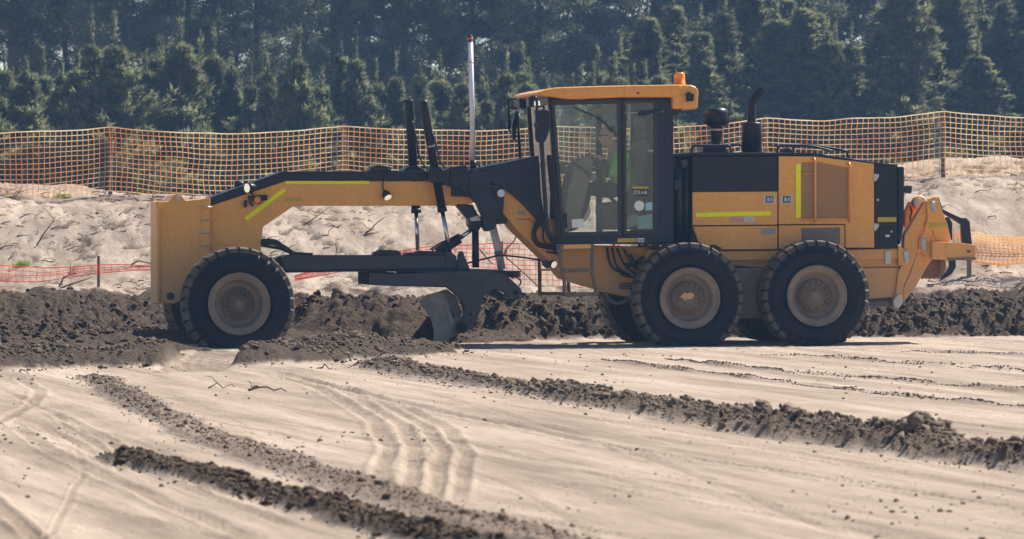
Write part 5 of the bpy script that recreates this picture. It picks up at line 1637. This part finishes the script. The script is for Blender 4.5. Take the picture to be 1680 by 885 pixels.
# shanks and teeth
plate('ripper_shank', n3((378, 128), (385, 130), (412, 205), (450, 225), (530, 262), (560, 262), (582, 285), (596, 428), (535, 425), (530, 305), (470, 265), (405, 225)), .86, .94, 'black_sky_tint', rp, .01)
plate('ripper_shank', n3((425, 260), (450, 255), (472, 290), (472, 400), (458, 400), (445, 320)), 1.50, 1.58, 'black_sky_tint', rp, .008)
plate('ripper_tooth', n3((456, 526), (494, 526), (494, 575), (470, 615), (430, 640), (398, 660), (410, 630), (440, 600), (458, 570)), 1.2, 1.28, 'black_sky_tint', rp, .006)
for k in range(5):
    dx = k * 26
    plate('scarifier_tooth', n3((300 + dx, 515), (326 + dx, 520), (328 + dx, 580), (318 + dx, 610), (285 + dx * .96, 650), (275 + dx * .96, 640), (298 + dx, 600)), 1.80 - .17 * k, 1.86 - .17 * k, 'hub', rp, .006)

# ------------------------------------------------------------------ the driver
def person():
    pu, pz = G(*a8((525, 600))[0], WC)                # hips on the seat
    o = empty('person', (0, 0, 0)); 
    o.matrix_world = Matrix.Translation((GXo, GYo, 0)) @ Matrix.Rotation(YAW, 4, 'Z')
    tag(o, 'driver in green hi-vis vest and sunglasses seated at the controls inside the cab', 'person')
    hu, hz = G(*a8((425, 235))[0], WC)                # head centre
    nu, nz = G(*a8((468, 320))[0], WC)                # base of neck
    gu, gz = G(*a8((352, 372))[0], WC)                # hands
    V = []; E = []; Rr = []
    def add(p, r, parent=None):
        V.append(p); Rr.append(r)
        if parent is not None: E.append((parent, len(V) - 1))
        return len(V) - 1
    pel = add((pu, WC, pz + .10), (.17, .15))
    wa = add((pu - .02, WC, pz + .26), (.16, .12), pel)
    chst = add(((pu + nu) / 2 + .02, WC, (pz + nz) / 2 + .14), (.19, .13), wa)
    nk0 = add((nu + .02, WC, nz - .02), (.11, .09), chst)
    nk = add((nu - .02, WC, nz + .07), (.058, .058), nk0)
    jaw = add((hu - .005, WC, hz - .085), (.066, .074), nk)
    chk = add((hu - .005, WC, hz - .02), (.080, .096), jaw)
    skl = add((hu + .015, WC, hz + .06), (.082, .100), chk)
    add((hu + .02, WC, hz + .12), (.055, .06), skl)
    add((hu - .115, WC, hz - .02), (.012, .016), chk)
    for s in (-1, 1):
        sh_ = add((nu + .05, WC + s * .19, nz - .07), (.068, .068), nk0)
        el = add((nu - .10, WC + s * .26, nz - .34), (.050, .050), sh_)
        wr = add((gu + .06, WC + s * .17, gz + .0), (.034, .030), el)
        pm = add((gu - .02, WC + s * .15, gz + .03), (.038, .022), wr)
        for k in range(4):
            f1 = add((gu - .065, WC + s * (.15 + (k - 1.5) * .022), gz + .045), (.010, .010), pm)
            add((gu - .085, WC + s * (.15 + (k - 1.5) * .022), gz + .01 + .004 * k), (.008, .008), f1)
        th = add((gu - .03, WC + s * .10, gz + .045), (.011, .011), pm)
        add((gu - .065, WC + s * .095, gz + .03), (.009, .009), th)
        hp = add((pu - .04, WC + s * .10, pz + .07), (.10, .09), pel)
        kn = add((pu - .48, WC + s * .15, pz + .10), (.070, .070), hp)
        ank = add((pu - .58, WC + s * .15, pz - .34), (.045, .045), kn)
        add((pu - .74, WC + s * .15, pz - .40), (.045, .038), ank)
    me = bpy.data.meshes.new('body'); me.from_pydata(V, E, []); me.update()
    b = link('body', me, M['skin'], o)
    md = b.modifiers.new('skin', 'SKIN')
    for i, sv in enumerate(me.skin_vertices[0].data):
        sv.radius = Rr[i] if isinstance(Rr[i], tuple) else (Rr[i], Rr[i])
        sv.use_root = (i == 0)
    md.use_smooth_shade = True
    ss = b.modifiers.new('sub', 'SUBSURF'); ss.levels = 2; ss.render_levels = 2
    def skinned(name, vs, es, rs, mat, root=0):
        m_ = bpy.data.meshes.new(name); m_.from_pydata(vs, es, []); m_.update()
        q = link(name, m_, M[mat], o)
        k = q.modifiers.new('skin', 'SKIN'); k.use_smooth_shade = True
        for i, sv in enumerate(m_.skin_vertices[0].data): sv.radius = rs[i]; sv.use_root = (i == root)
        z = q.modifiers.new('sub', 'SUBSURF'); z.levels = 2; z.render_levels = 2
        return q
    grow = lambda i, d: tuple(x + d for x in Rr[i])
    tor = [pel, wa, chst, nk0]
    # vest over the torso and shoulders
    sh = [i for i, p in enumerate(V) if abs(p[0] - (nu + .05)) < 1e-6]
    vs = [V[i] for i in tor] + [V[i] for i in sh]
    skinned('hi_vis_vest', vs, [(0, 1), (1, 2), (2, 3), (3, 4), (3, 5)], [grow(i, .022) for i in tor] + [(.088, .088)] * 2, 'hivis', 1)
    # sleeves and trousers
    for s in sh:
        ch_ = [b_ for a_, b_ in E if a_ == s]
        e_ = ch_[0]; w_ = [b_ for a_, b_ in E if a_ == e_][0]
        skinned('upper_sleeve', [V[s], V[e_]], [(0, 1)], [grow(s, .016), grow(e_, .018)], 'hivis')
        skinned('sleeve', [V[e_], V[w_]], [(0, 1)], [grow(e_, .012), (.044, .042)], 'shirt')
    for hp in [b_ for a_, b_ in E if a_ == pel and b_ != wa]:
        kn = [b_ for a_, b_ in E if a_ == hp][0]; an = [b_ for a_, b_ in E if a_ == kn][0]; ft = [b_ for a_, b_ in E if a_ == an][0]
        skinned('trouser_leg', [V[hp], V[kn], V[an]], [(0, 1), (1, 2)], [grow(hp, .02), grow(kn, .018), (.062, .062)], 'shirt')
        skinned('boot', [V[an], V[ft]], [(0, 1)], [(.060, .060), (.055, .048)], 'trim_dark')
    # short dark hair, sunglasses
    skinned('hair', [(hu + .045, WC, hz + .02), (hu + .035, WC, hz + .075), (hu + .02, WC, hz + .125)], [(0, 1), (1, 2)], [(.070, .098), (.085, .106), (.058, .07)], 'trim_dark')
    sg = MB()
    for s in (-1, 1):
        sg.box((hu - .092, WC + s * .036, hz + .005), (.012, .055, .036)); sg.box((hu - .045, WC + s * .098, hz + .010), (.10, .006, .010))
    sg.box((hu - .093, WC, hz + .012), (.010, .03, .008))
    sg.build('sunglasses', M['trim_dark'], o, .003)
person()

# ------------------------------------------------------------------ the air
hz_m, t, b, o_ = new_mat('haze_air')
t.nodes.remove(b)
pv = nd(t, 'ShaderNodeVolumePrincipled')
pv.inputs['Color'].default_value = (.34, .60, 1.0, 1)
pv.inputs['Density'].default_value = HAZE
pv.inputs['Anisotropy'].default_value = .3
t.links.new(pv.outputs[0], o_.inputs['Volume'])
mb = MB()
mb.box((0, 130, 14), (640, 420, 34))
hz = mb.build('haze', hz_m)
tag(hz, 'thin bluish haze hanging in the air in front of the pines', 'haze', kind='stuff')
